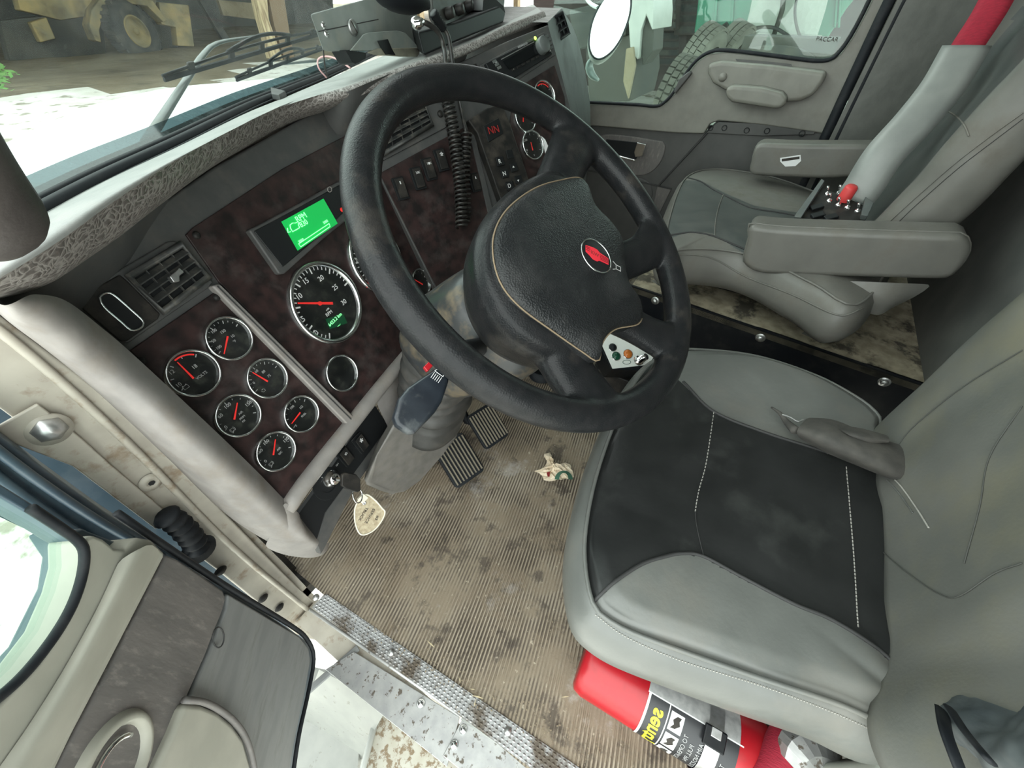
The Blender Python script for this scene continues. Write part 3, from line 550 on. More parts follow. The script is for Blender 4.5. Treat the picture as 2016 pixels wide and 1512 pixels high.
# gauges -----------------------------------------------------------
def gauge(name, P, px, py, R_, needle=None, nums=(), marks=None, parent=DB, dial='dial', red=None, icon=None, tickr=.80, size=.0062, small=()):
    c = P(px, py, .003); n = P.N
    g = add(name, join([g_lathe([(0, .0018), (R_*.9, .0018)], c, n, 48)]), K[dial], parent)
    add('bezel', g_lathe([(R_*.86, .0016), (R_*.885, .006), (R_*.93, .0085), (R_*.98, .0065), (R_*1.0, .0025), (R_*1.0, -.001)], c, n, 56), K['chrome'], g, smooth=True)
    if marks:
        a0, a1, k, maj = marks; parts = []
        for i in range(k+1):
            a = math.radians(a0+(a1-a0)*i/k); L_ = .13 if i % maj == 0 else .07; w_ = R_*(.012 if i % maj else .018)
            d = P.U*math.cos(a)+P.V*math.sin(a); e = n.cross(d); p0 = c+d*(R_*tickr)+n*.0021; p1 = c+d*(R_*(tickr-L_))+n*.0021
            parts.append(([p0+e*w_, p0-e*w_, p1-e*w_, p1+e*w_], [(0, 1, 2, 3)]))
        add('tick_marks', join(parts), K['dimw' if R_ < .04 else 'white'], g)
    if red:
        a0, a1 = map(math.radians, red); add('red_zone', g_grid([arc(P, c, R_*.80, a0, a1, 16, .0021), arc(P, c, R_*.74, a0, a1, 16, .0021)]), K['red'], g)
    if nums: merge_text('numerals', [(s_, P(x, y, .0052), size) for s_, x, y in nums], P.U, P.V, K['dimw' if R_ < .04 else 'white'], g)
    if small: merge_text('legend', [(s_, P(x, y, .0052), sz) for s_, x, y, sz in small], P.U, P.V, K['dimw' if R_ < .04 else 'white'], g)
    if needle:
        p0, p1 = P(*needle[0], .0075), P(*needle[1], .0075); e = n.cross((p1-p0).normalized()); w_ = R_*.03+.0002
        add('needle', join([g_prism([p0+e*w_, p1+e*w_*.5, p1-e*w_*.5, p0-e*w_], n*.0006), g_lathe([(0, .0014), (R_*.045, .001), (R_*.05, -.002)], p0.lerp(p1, .36)-n*.001, n, 20)] if R_ > .04 else [g_prism([p0+e*w_, p1+e*w_*.5, p1-e*w_*.5, p0-e*w_], n*.0006)]), K['red'], g)
    if icon:
        for kind, x, y in icon:
            q = P(x, y, .0052)
            if kind == 'batt': gg = join([g_sweep([q+P.U*a+P.V*b_ for a, b_ in ((-.003, -.002), (.003, -.002), (.003, .002), (-.003, .002))], .0003, 4, closed=True), g_box(q+P.U*-.002+P.V*.0026, (.001, .001, .0004), P.U, P.V, n), g_box(q+P.U*.002+P.V*.0026, (.001, .001, .0004), P.U, P.V, n)])
            elif kind == 'brake': gg = join([g_sweep(arc(P, q, .0022, 0, 2*PI, 16)[:-1], .00025, 4, closed=True), g_sweep(arc(P, q, .0034, .7*PI, 1.3*PI, 8), .00025, 4), g_sweep(arc(P, q, .0034, -.3*PI, .3*PI, 8), .00025, 4)])
            else: gg = join([g_sweep([q+P.U*a+P.V*b_ for a, b_ in ((-.003, .001), (-.001, -.0015), (.002, -.0015), (.0025, .001))], .0003, 4), g_box(q+P.V*.0022, (.003, .0006, .0004), P.U, P.V, n)])
            add('symbol', gg, K['dimw'], g)
    lens = add('lens', g_disc(c+n*.0065, P.U, P.V, R_*.885, n=40), K['glassd'], g)
    return g
tach = gauge('tachometer', PA, 643, 597, .0660, ((655, 597), (586, 597)), [('0', 623, 655), ('5', 597, 628), ('10', 589, 584), ('15', 602, 554), ('20', 632, 548), ('25', 660, 566), ('30', 677, 595)], (232, 6, 30, 5), size=.011, tickr=.86)
merge_text('legend', [('RPM', PA(648, 617, .0052), .0075), ('x100', PA(645, 609, .0052), .0036)], PA.U, PA.V, K['white'], tach)
apan(PA, 'odometer_window', .0056, .0005, 'lcdd', [(641, 628), (676, 618), (684, 636), (650, 648)], 0, parent=tach)
merge_text('odometer_digits', [('6423.2 km', PA(660, 629, .0068), .0078), ('--.-', PA(667, 640, .0068), .0062)], (PA.U+PA.V*.07), (PA.V-PA.U*.07), K['lcdt'], tach)
tach['label'] = 'large tachometer reading about 8 hundred rpm'
g = gauge('speedometer', PA, 740, 510, .0640, ((738, 520), (722, 566)), [('20', 703, 512), ('40', 708, 545), ('60', 726, 490)], (235, -55, 32, 4), size=.008); g['label'] = 'large dial mostly hidden by the wheel rim'
def dist_R(px, py): return .0288
gauge('volt_gauge', PA, 378, 735, .0292, ((381, 745), (349, 713)), [('18', 383, 722), ('12', 338, 733), ('10', 352, 758)], (200, 40, 4, 1), red=(100, 45), icon=[('batt', 366, 762)], small=[('VOLTS', 397, 739, .0048)])['label'] = 'dial marked volts with red arc'
gauge('temperature_gauge', PA, 448, 667, .0288, ((448, 662), (441, 697)), [('100', 421, 652), ('150', 439, 653), ('10', 458, 662), ('50', 421, 671), ('100', 431, 684)], (200, 20, 12, 3), small=[('°F', 462, 672, .0045)], size=.005)
gauge('oil_pressure_gauge', PA, 523, 745, .0288, ((527, 751), (497, 733)), [('60', 505, 731), ('80', 519, 732), ('75', 530, 740), ('0', 500, 754)], (190, 10, 12, 3), icon=[('can', 519, 769)], size=.005)
gauge('air_pressure_gauge', PA, 466, 818, .0288, ((461, 826), (467, 793)), [('100', 448, 799), ('60', 434, 819), ('150', 489, 795), ('0', 445, 841)], (215, -35, 10, 5), icon=[('brake', 458, 846)], small=[('AIR', 474, 813, .0042), ('PRIM', 477, 822, .0038), ('PSI', 480, 829, .0034)])
gauge('fuel_gauge', PA, 590, 815, .0286, ((591, 812), (574, 834)), [('1/2', 593, 802), ('E', 583, 838), ('100', 575, 802)], (200, 30, 8, 2), small=[('FUEL', 598, 817, .0042)], size=.005)
gauge('air_pressure_gauge', PA, 540, 888, .0288, ((538, 896), (542, 865)), [('100', 524, 871), ('60', 513, 888), ('150', 563, 866), ('0', 523, 908)], (215, -35, 10, 5), icon=[('brake', 534, 913)], small=[('AIR', 549, 884, .0042), ('SEC', 552, 892, .0038)])
g = gauge('blank_gauge', PA, 670, 735, .0315, dial='dial'); g['label'] = 'chrome ringed blank gauge without needle'
g = gauge('pyrometer_gauge', PA, 826, 556, .0285, ((832, 560), (812, 548)), [('4', 836, 545)], (200, -20, 8, 2))
# message display
apan(PA, 'display_bezel', .012, .012, 'grey', [(489, 452), (508, 444), (600, 395), (676, 352), (690, 346), (716, 384), (700, 420), (640, 468), (562, 538), (550, 540)], .003)
lc = apan(PA, 'message_display', .014, .003, 'black', [(500, 455), (600, 402), (690, 352), (708, 386), (640, 456), (557, 526)], .0015)
apan(PA, 'lit_screen', .0155, .0015, 'lcd', [(555, 436), (637, 391), (665, 440), (587, 493)], 0, parent=lc)
Ud = (PA(637, 391)-PA(555, 436)).normalized(); Vd = PA.N.cross(Ud)
merge_text('screen_text', [('RPM', PA(593, 428, .0163), .0115), ('830', PA(598, 440, .0163), .0105), ('3000', PA(641, 437, .0163), .0055), ('2000', PA(593, 474, .0163), .0055)], Ud, Vd, K['lcdt'], lc)
add('screen_icon', join([g_sweep([PA(x, y, .0163) for x, y in ((572, 449), (571, 443), (576, 439), (582, 439), (587, 436), (588, 444), (590, 448), (584, 452), (576, 456))], .0007, 4, closed=True), g_sweep([PA(x, y, .0163) for x, y in ((566, 449), (567, 458), (572, 456))], .0007, 4)]), K['lcdt'], lc)
add('bar_graph', g_sweep([PA(x, y, .0163) for x, y in ((592, 486), (588, 480), (648, 440), (650, 446))], .0006, 4, closed=True), K['lcdt'], lc)
add('warning_lamp', g_lathe([(0, .003), (.003, .002), (.0035, 0)], PA(673, 413, .014), PA.N, 12), K['red'], lc)
add('reset_knob', g_sweep([PA(649+4*math.cos(a), 373+5*math.sin(a), .0145) for a in [2*PI*i/16 for i in range(16)]], .0007, 6, closed=True), K['tan'], lc)
# left vent and cup recess
K['ventm'] = mat('dusty_vent_plastic', (.03, .032, .032), (.055, .055, .052), rough=.5, scale=20, dirt=(.20, .18, .15), dscale=16, damt=.7)
def vent(P, quad, nh, nv, parent=DB, off=.004, m_='ventm', tab=None):
    a, b_, c, d = [P(*q, off) for q in quad]      # tl tr br bl
    V = panel('air_vent', [a, b_, c, d], P.N, .004, K['black'], parent, bevel=.001)
    def L(u, v_): return a.lerp(b_, u).lerp(d.lerp(c, u), v_)
    add('vent_frame', g_sweep([a+P.N*.003, b_+P.N*.003, c+P.N*.003, d+P.N*.003], .0045, 6, closed=True), K[m_], V, smooth=True)
    for i in range(1, nh):
        v_ = i/nh; p, q = L(.02, v_), L(.98, v_); t = (q-p).normalized(); e = P.N.cross(t)
        add('slat', g_prism([p+e*.004+P.N*.001, q+e*.004+P.N*.001, q-e*.001+P.N*.007, p-e*.001+P.N*.007], e*.0015), K[m_], V, bevel=.0004)
    for i in range(1, nv):
        u = i/nv; p, q = L(u, .03), L(u, .97); t = (q-p).normalized(); e = P.N.cross(t)
        add('fin', g_prism([p+P.N*.0005, q+P.N*.0005, q+P.N*.004, p+P.N*.004], e*.001), K[m_], V)
    if tab:
        q = L(*tab)
        add('vent_tab', g_prism([q+P.U*x+P.V*y+P.N*.013 for x, y in ((-.008, -.004), (-.002, -.006), (.002, -.001), (.009, .0), (.008, .006), (.0, .004), (-.007, .003))], P.N*-.008), K['steel'], V, bevel=.001)
    return V
apan(PA, 'vent_surround', .004, .004, 'grey', [(140, 592), (150, 582), (330, 476), (346, 474), (420, 556), (412, 566), (252, 676), (236, 672)], .003)
V_ = vent(PA, [(252, 546), (354, 482), (408, 546), (318, 614)], 4, 4, tab=(.52, .52), off=.006)
V_['label'] = 'square grey louvred vent with tab'
apan(PA, 'cup_surround', .006, .003, 'blackdirty', [(146, 594), (156, 586), (236, 540), (250, 552), (316, 618), (312, 628), (250, 672), (238, 672)], .002)
cl = [(197, 586), (208, 577), (222, 580), (262, 614), (282, 634), (276, 646), (258, 650), (238, 634), (206, 606)]
sl = apan(PA, 'slot_recess', .0075, .002, 'black', cl, 0, 40); add('slot_rim', g_sweep(apol(PA, .0085, cl, 40), .0012, 6, closed=True), K['chrome'], DB, smooth=True)
# lower switch panel with ignition
apan(PB, 'switch_panel', 0, .01, 'black', [(588, 1012), (640, 940), (736, 794), (765, 838), (760, 846), (640, 1010), (622, 1068)], .001)
apan(PB, 'panel_lip', -.004, .012, 'grey', [(622, 1070), (640, 1010), (700, 925), (762, 842), (772, 848), (762, 868), (700, 958), (640, 1078), (632, 1092)], .002)
add('side_brace', g_grid([curve([PB(740, 792, .002), PB(768, 850, .002), PB(770, 862, -.004)], 8), curve([PA(756, 742, .006), PB(778, 800, .010), PB(786, 850, .004)], 8), curve([PA(782, 706, 0), PB(792, 790, .0), PB(800, 850, -.012)], 8)]), K['tan'], DB, smooth=True, sub=1)
def rocker(P, c, U, V, w_, h_, parent, glyph=None, name='rocker_switch'):
    r = add(name, g_prism(rrect(c, U, V, w_, h_, .002), P.N*.004), K['black'], parent, bevel=.0006)
    a = c+P.N*.004; vs = []
    add('rocker', g_prism([a+U*(w_*.36*s)+V*(h_*.42*t)+P.N*(.003 if t > 0 else .0) for s, t in ((-1, -1), (1, -1), (1, 1), (-1, 1))], P.N*.003), K['blackdirty'], r, bevel=.0008)
    if glyph:
        g_ = glyph(a+V*(h_*.22)+P.N*.0066, U, V, P.N); add('lit_symbol', g_, K['white'], r)
    return r
def gl_tri(q, U, V, N): return join([g_sweep([q+U*a+V*b_ for a, b_ in l], .00045, 4) for l in (((-.003, 0), (0, .002), (.003, 0)), ((-.002, -.002), (0, -.0005), (.002, -.002)))])
def gl_lamp(q, U, V, N): return join([g_prism([q+U*(.0022*math.cos(a))+V*(.0022*math.sin(a)) for a in [2*PI*i/10 for i in range(10)]], N*.0003)]+[g_sweep([q+U*-.0045+V*b_, q+U*-.0028+V*b_], .0003, 4) for b_ in (-.0015, 0, .0015)]+[g_sweep([q+U*.0028+V*b_, q+U*.0045+V*b_], .0003, 4) for b_ in (-.0015, 0, .0015)])
def gl_fan(q, U, V, N): return join([g_prism([q, q+U*(.004*math.cos(a))+V*(.004*math.sin(a)), q+U*(.0035*math.cos(a+.6))+V*(.0035*math.sin(a+.6))], N*.0003) for a in [i*PI/2.5 for i in range(5)]])
def gl_bar(q, U, V, N): return g_box(q, (.002, .005, .0004), U, V, N)
def gl_arr(q, U, V, N): return join([g_sweep([q+U*a+V*b_ for a, b_ in l], .0004, 4) for l in (((-.004, .002), (-.002, 0), (-.004, -.002)), ((.004, .002), (.002, 0), (.004, -.002)), ((-.001, .002), (-.001, -.002)), ((.001, .002), (.001, -.002)))])
rocker(PB, PB(708, 872), PB.U, PB.V, .024, .034, DB, gl_fan); rocker(PB, PB(678, 898), PB.U, PB.V, .022, .034, DB, gl_tri)
ig = add('ignition_lock', g_lathe([(0, .012), (.008, .012), (.0095, .010), (.0105, .006), (.0135, .004), (.0145, 0)], PB(652, 942), PB.N, 32), K['chromeb'], DB, smooth=True)
add('ignition_dial', g_lathe([(.0145, .001), (.026, .001), (.027, -.001)], PB(646, 952), PB.N, 40), K['black'], DB)
merge_text('ignition_marks', [('◦', PB(634, 940, .002), .006), ('ON', PB(664, 915, .002), .004)], PB.U, PB.V, K['dimw'], DB)
# ================================================================== CENTRE CONSOLE
PC = tilt_plane(CAM+(V3((.57, .60, .53))-CAM)*.965, -19, 27)
CC = DB
def cpan(name, off, t, m_, pts, bevel=.002, n=0, parent=None): return apan(PC, name, off, t, m_, pts, bevel, n, parent or CC)
cpan('console_face', 0, .03, 'grey', [(704, 254), (780, 176), (905, 122), (1000, 80), (1080, 48), (1100, 120), (1122, 205), (1140, 300), (1150, 380), (1060, 520), (960, 640), (900, 640), (884, 607), (851, 552), (743, 341)], .003)
cpan('burl_panel', .003, .004, 'wood', [(746, 342), (900, 258), (922, 246), (975, 428), (1000, 520), (960, 600), (882, 600), (850, 550)], .001)
cpan('burl_panel', .003, .004, 'wood', [(1014, 176), (1092, 128), (1112, 190), (1120, 260), (1110, 330), (1048, 400), (1000, 270)], .001)
cpan('trim_strip', .006, .005, 'grey', [(926, 268), (934, 262), (972, 420), (1010, 540), (1000, 546), (964, 430)], .001)
cpan('left_edge', .0045, .004, 'grey', [(744, 342), (746, 338), (851, 549), (882, 604), (879, 605), (848, 551)], .001)
V_ = vent(PC, [(748, 246), (834, 208), (850, 246), (752, 305)], 4, 5, CC, off=.007); V_['label'] = 'louvred vent seen through the top of the steering wheel'
cpan('vent_surround', .004, .003, 'grey', [(744, 240), (840, 200), (880, 206), (892, 240), (876, 252), (744, 322)], .002)
scr('screw', PC(867, 224, .006), PC.N, .006, 'blackdirty', CC, 14)
for (px, py), gl, w_, h_, nm in (((790, 372), gl_bar, .030, .052, None), ((834, 352), gl_arr, .030, .050, None), ((846, 335), gl_lamp, .030, .052, None), ((873, 318), gl_fan, .030, .052, None)):
    pass
def crock(cx, cy, gl, U2, up, hw=.012, hh=.020):
    c = PC(cx, cy, .004); rocker(PC, c, PC.U, PC.V, hw*2, hh*2, CC, gl)
for cx, cy, gl in ((788, 372, gl_bar), (822, 352, gl_arr), (844, 334, gl_lamp), (868, 316, gl_fan)): crock(cx, cy, gl, 0, 0)
rocker(PC, PC(934, 360, .004), PC.U, PC.V, .022, .036, CC, gl_bar)
gauge('temperature_gauge', PC, 1047, 287, .031, ((1049, 296), (1045, 280)), [('200', 1035, 276), ('100', 1036, 296)], (210, -30, 8, 2), parent=CC, small=[('°F', 1052, 306, .005)])
gauge('air_gauge', PC, 1070, 190, .031, ((1074, 196), (1060, 182)), [('0', 1058, 196)], (210, -30, 8, 2), parent=CC, red=(120, 40))
gauge('axle_temperature_gauge', PC, 1032, 234, .029, ((1030, 240), (1030, 226)), (), (210, -30, 8, 2), parent=CC)
cpan('paper_tag', .010, .0006, 'white', [(1066, 268), (1073, 274), (1084, 298), (1081, 306), (1074, 304)], 0)
# small blank switch row and stereo surround
cpan('stereo_surround', .004, .005, 'grey', [(944, 128), (1072, 62), (1084, 68), (1094, 108), (1000, 170), (968, 150)], .002)
cpan('blank_plate', .008, .004, 'blackdirty', [(914, 134), (938, 124), (950, 150), (926, 158)], .0015)
# passenger side end of the dash
PDn = Plane(PC(1082, 90), (-.25, -.93, .27), (1, -.27, 0))
pe = [PC(1078, 44, -.002), PC(1092, 110, -.002), PC(1116, 200, -.002), PC(1140, 300, -.01), PC(1150, 380, -.02)]
e1_ = [on(1096, 26, 'y', .60), on(1122, 90, 'y', .60), on(1146, 180, 'y', .60), on(1156, 240, 'y', .60), on(1160, 300, 'y', .60)]
e2_ = [on(1106, 16, 'y', .63), on(1136, 74, 'y', .63), on(1158, 176, 'y', .63), on(1163, 240, 'y', .62), on(1160, 310, 'y', .62)]
e3_ = [p+V3((.10, .22, 0)) for p in e2_]
add('console_end', g_grid([curve(q, 14) for q in (pe, e1_, e2_, e3_)]), mat('dark_console_side', (.034, .036, .035), (.042, .044, .042), rough=.55, dirt=(.09, .085, .08), damt=.4), CC, smooth=True)
add('end_cap_top', g_grid([[pe[0], e1_[0], e2_[0], e3_[0]], [p+V3((0, .2, -.004)) for p in (pe[0], e1_[0], e2_[0], e3_[0])]]), K['greypad'], CC)
V_ = vent(Plane(on(1100, 56, 'y', .59), (-.18, -.95, .2), (1, -.19, 0)), [(1077, 42), (1104, 26), (1118, 66), (1092, 84)], 3, 3, CC, off=.004, m_='black')
PS = DB
add('passenger_side_dash', g_prism([V3((1.18, .66, .84)), V3((WX-.02, .80, .80)), V3((WX-.02, .82, .45)), V3((1.30, .72, .40))], (0, .28, 0)), K['grey'], PS, bevel=.02, seg=3)

# ------------------------------------------------ stereo
SR = thing('car_stereo', PC(1020, 120, .01), 'black car stereo in the centre console with display and round volume knob', 'radio')
sq = [PC(*p, .012) for p in ((958, 122), (1074, 66), (1088, 106), (1000, 160))]
apan(PC, 'faceplate', .012, .010, 'black', [(956, 124), (1074, 66), (1088, 106), (1002, 160), (970, 152)], .002, parent=SR)
def sp(u, v_, off=.0135):
    a, b_, c, d = [PC(*p, 0) for p in ((958, 122), (1074, 66), (1088, 106), (976, 158))]
    return a.lerp(b_, u).lerp(d.lerp(c, u), v_)+PC.N*off
su = (sp(1, .5)-sp(0, .5)).normalized(); sv = PC.N.cross(su)
add('display', g_prism([sp(.15, .38), sp(.68, .30), sp(.70, .78), sp(.18, .86)], PC.N*.0008), mat('stereo_display', (.004, .005, .006), rough=.12), SR)
add('disc_slot', g_prism([sp(.14, .24, .0128), sp(.70, .16, .0128), sp(.70, .20, .0128), sp(.14, .28, .0128)], PC.N*.001), K['steel'], SR)
add('volume_knob', g_lathe([(0, .014), (.014, .014), (.0155, .012), (.016, 0)], sp(.79, .52, .012), PC.N, 32), K['gunmetal'], SR, smooth=True)
for i in range(6): add('preset_button', g_box(sp(.24+.085*i, .95-.012*i, .014), (.009, .0035, .002), su, sv, PC.N), K['blackdirty'], SR, bevel=.0004)
for u, v_ in ((.04, .22), (.05, .40), (.06, .58), (.92, .20), (.94, .38), (.95, .58), (.93, .76)): add('button', g_box(sp(u, v_, .014), (.010, .005, .002), su, sv, PC.N), K['gunmetal'], SR, bevel=.0004)
add('power_light', g_lathe([(0, .002), (.003, .001), (.0035, 0)], sp(.74, .05, .0135), PC.N, 12), mat('lime_light', (.5, .9, .1), emit=(.5, 1, .1), estr=1.5), SR)
merge_text('lettering', [('KENWOOD', sp(.52, .10), .0055), ('SRC', sp(.05, .31, .0155), .0035), ('1', sp(.24, .95, .0155), .003), ('▲', sp(.90, .86), .006)], su, sv, K['dimw'], SR)

# ------------------------------------------------ transmission keypad
TS = thing('transmission_selector', PC(985, 310, .01), 'black push button gear selector with red digits, R N D keys', 'gear selector')
apan(PC, 'housing', .020, .02, 'blackdirty', [(922, 236), (960, 212), (990, 204), (1004, 240), (1024, 300), (1050, 378), (1000, 410), (990, 404), (940, 262)], .003, parent=TS)
apan(PC, 'display_frame', .0225, .003, 'black', [(952, 248), (982, 232), (992, 262), (962, 280)], .001, parent=TS)
tu = (PC(990, 236)-PC(952, 256)).normalized()
tu = PC.U; tv = PC.V
merge_text('red_digits', [('NN', PC(972, 256, .0245), .019)], tu, tv, K['led'], TS)
for s_, px, py in (('R', 984, 318), ('N', 993, 342), ('D', 1003, 366)):
    k_ = add('key_button', g_prism(rrect(PC(px, py, .020), tu, tv, .019, .017, .002), PC.N*.0035), K['black'], TS, bevel=.0008); text('letter', s_, PC(px, py, .0237), tu, tv, .012, K['white'], k_)
for i, (px, py) in enumerate(((1011, 330), (1020, 354))):
    k_ = add('key_button', g_prism(rrect(PC(px, py, .020), tu, tv, .019, .017, .002), PC.N*.0035), K['black'], TS, bevel=.0008)
    q = PC(px, py, .0237); s_ = 1 if i == 0 else -1; add('arrow', g_prism([q+tu*-.003, q+tu*.003, q+tv*.004*s_], PC.N*.0003), K['white'], k_)
add('mode_button', g_prism(rrect(PC(1003, 304, .020), tu, tv, .017, .017, .002), PC.N*.003), K['black'], TS, bevel=.0008)
apan(PC, 'name_plate', .0215, .002, 'red', [(1000, 386), (1038, 362), (1042, 372), (1003, 397)], .0005, parent=TS)
K['platered'] = mat('dull_red_plate', (.32, .02, .02), rough=.5); TS.children[-1].data.materials[0] = K['platered']
nu = (PC(1038, 367)-PC(1000, 391)).normalized(); text('plate_lettering', 'KENWORTH', PC(1022, 379, .0219), nu, PC.N.cross(nu), .0085, K['white'], TS)

# ------------------------------------------------ coiled cord hanging in front of the console
def coil(path, R_, r, pitch, name, parent, m_='cord', n=6):
    cp = curve(path, 400); L_ = sum((cp[i+1]-cp[i]).length for i in range(399)); turns = L_/pitch; k = int(turns*12)
    c2 = curve(path, k); out = []; t0 = (c2[1]-c2[0]).normalized(); a = (X-t0*X.dot(t0)).normalized()
    for i, p in enumerate(c2):
        t = (c2[min(i+1, k-1)]-c2[max(i-1, 0)]).normalized(); a = (a-t*a.dot(t)).normalized(); b_ = t.cross(a); q = 2*PI*i/12
        out.append(p+a*(R_*math.cos(q))+b_*(R_*math.sin(q)))
    return add(name, g_sweep(out, r, n), K[m_], parent, smooth=True)
mic_c = on(800, 4, 'y', .56)
CO = thing('radio_microphone', mic_c, 'dark palm microphone on the dash top with coiled cord hanging behind the steering wheel', 'microphone')
s0, s1, s2, s3 = PC(880, 190, .03), PC(893, 262, .03), PC(906, 370, .034), PC(909, 448, .038)
coil([s0, s1, s2, s3], .0112, .0023, .0082, 'coil_cord', CO)
coil([PC(918, 262, .024), PC(914, 330, .024), PC(916, 400, .02), PC(914, 440, .018)], .0105, .0023, .0086, 'coil_cord', CO)
add('cord_lead', g_sweep(curve([on(822, 44, 'y', .615), on(836, 44, 'y', .605), on(862, 62, 'y', .595), on(873, 90, 'y', .59), on(878, 130, 'y', .57), s0], 30), .0042, 8), K['cord'], CO, smooth=True)
add('cord_lead', g_sweep(curve([on(866, 52, 'y', .61), on(882, 70, 'y', .60), on(892, 130, 'y', .59), PC(905, 200, .02), PC(918, 262, .024)], 30), .0038, 8), K['cord'], CO, smooth=True)
add('strain_relief', g_sweep([on(852, 24, 'y', .61).lerp(on(874, 58, 'y', .605), i/14) for i in range(15)], [.0085 if i % 2 else .0065 for i in range(15)], 10), K['black'], CO, smooth=True)
mrows = []
ma, mb = on(752, -14, 'y', .56), on(838, 6, 'y', .57)
add('mic_body', g_sweep(curve([on(736, -44, 'y', .56), on(765, -22, 'y', .565), on(798, -8, 'y', .57), on(826, 2, 'y', .575), on(842, 14, 'y', .58)], 16), [.012, .018, .023, .026, .028, .029, .029, .029, .028, .027, .025, .022, .018, .014, .010, .005], 20, flat=.75), K['rubber'], CO, smooth=True)
# ------------------------------------------------ CB radio on tray
CBp = Plane(on(930, 30, 'y', .70), (.30, -.93, .22), (1, .32, .06))
CB = thing('two_way_radio', CBp(930, 30), 'black two way radio with three knobs on the dash top tray', 'radio')
q = [CBp(*p) for p in ((846, -34), (1000, -60), (996, 36), (862, 62))]
add('case', g_prism([CBp(846, -40), CBp(998, -64), CBp(992, 30), (CBp(856, 60))], V3((.7, .7, .1))*.11), K['blackdirty'], CB, bevel=.003)
for px, py in ((880, 27), (900, 20), (919, 13)):
    add('knob', g_lathe([(0, .014), (.0075, .014), (.0085, .012), (.0095, .0)], CBp(px, py), CBp.N, 20), K['blackdirty'], CB, smooth=True)
add('antenna_plug', join([g_lathe([(0, .018), (.006, .018), (.006, .008), (.009, .008), (.009, 0)], on(818, 46, 'y', .62), (-.2, -.9, .1), 18)]), K['chromeb'], CB, smooth=True)
TR = thing('radio_tray', on(920, 70, 'y', .65), 'black plastic tray on the dash top carrying the two way radio', 'tray')
ty = .645
add('tray_body', g_prism([on(822, 62, 'y', ty), on(900, 42, 'y', ty), on(982, 12, 'y', ty+.02), on(996, 26, 'y', ty+.01), on(992, 44, 'y', ty), on(900, 82, 'y', ty), on(834, 110, 'y', ty-.01)], (.07, .08, 0)), K['black'], TR, bevel=.004)
add('tray_flange', g_prism([on(952, 0, 'y', ty+.03), on(972, -6, 'y', ty+.04), on(992, 12, 'y', ty+.03), on(996, 26, 'y', ty+.02), on(950, 22, 'y', ty+.02)], (.01, .1, 0)), K['black'], TR, bevel=.002)
# ------------------------------------------------ steel chassis on bracket
BX = thing('steel_radio_box', on(720, 60, 'y', .70), 'grey green steel box with slotted screw standing on the dash top by the windscreen', 'metal box')
by = .69
bp_ = Plane(on(720, 60, 'y', by), (.16, -.98, .10), (1, .16, 0)); AW = V3((.80, .60, .02))
fq = [bp_(*p) for p in ((610, 28), (772, -16), (800, -10), (806, 24), (820, 98), (700, 100), (645, 102), (636, 100))]
K['boxm'] = mat('grey_green_steel', (.19, .215, .20), (.24, .26, .245), rough=.45, scale=8, dirt=(.30, .30, .25), dscale=7, damt=.5)
add('chassis', g_prism(fq, AW*.15), K['boxm'], BX, bevel=.002)
add('fold_line', g_sweep([bp_(627, 62, .0005), bp_(745, 38, .0005)], .0006, 4), K['seam'], BX)
sc = bp_(694, 54, .001)
add('slotted_screw', g_lathe([(0, .004), (.0095, .0035), (.0105, .002), (.0105, 0)], sc, bp_.N, 24), K['steel'], BX, smooth=True)
add('screw_slot', g_box(sc+bp_.N*.004, (.0015, .017, .0008), bp_.U, (bp_.V-bp_.U*.5).normalized(), bp_.N), K['ink'], BX)
for px, py in ((637, 50), (643, 67), (761, 14)): scr('rivet', bp_(px, py, .001), bp_.N, .0045, 'chromeb', BX)
bk = Plane(bp_(760, 85, .012), bp_.N, bp_.U)
add('bracket', g_prism([bk(*p) for p in ((690, 100), (716, 68), (726, 64), (782, 60), (798, 64), (824, 92), (822, 98), (740, 100))], -bk.N*.003), K['boxm'], BX, bevel=.001)
add('bracket_foot', g_prism([bk(*p, .002) for p in ((722, 104), (742, 96), (824, 94), (822, 112), (786, 112), (734, 108))], AW*.05), mat('pale_dusty_steel', (.30, .29, .22), (.22, .21, .17), rough=.6, scale=20), BX, bevel=.001)
add('strap', g_prism([bk(*p, .005) for p in ((744, 80), (764, 77), (772, 96), (779, 108), (760, 107), (750, 92))], -bk.N*.002), K['black'], BX, bevel=.0006)
add('bracket_leg', g_prism([bk(*p, .0) for p in ((680, 98), (696, 100), (722, 104), (720, 116), (700, 126), (694, 122))], -bk.N*.03), K['black'], BX, bevel=.001)
# loop of wires behind the pad
WL = thing('wire_loop', on(640, 150, 'y', .78), 'pink and black thin wires looping up beside the windscreen gasket', 'wire')
add('pink_wire', g_sweep(curve([on(643, 153, 'y', .80), on(628, 135, 'y', .80), on(626, 118, 'y', .80), on(640, 111, 'y', .79), on(662, 116, 'y', .77), on(690, 134, 'y', .74)], 30), .0016, 6), K['wirep'], WL, smooth=True)
add('black_wire', g_sweep(curve([on(646, 152, 'y', .80), on(640, 132, 'y', .795), on(636, 95, 'y', .79), on(634, 70, 'y', .80)], 24), .0014, 6), K['cord'], WL, smooth=True)
# defroster tab
tag(add('plastic_clip', g_prism([bz(536, 182), bz(565, 190), bz(553, 198), bz(538, 196)], (0, 0, .008)), K['grey'], bevel=.001), 'small grey plastic clip poking up beside the windscreen gasket', 'clip')
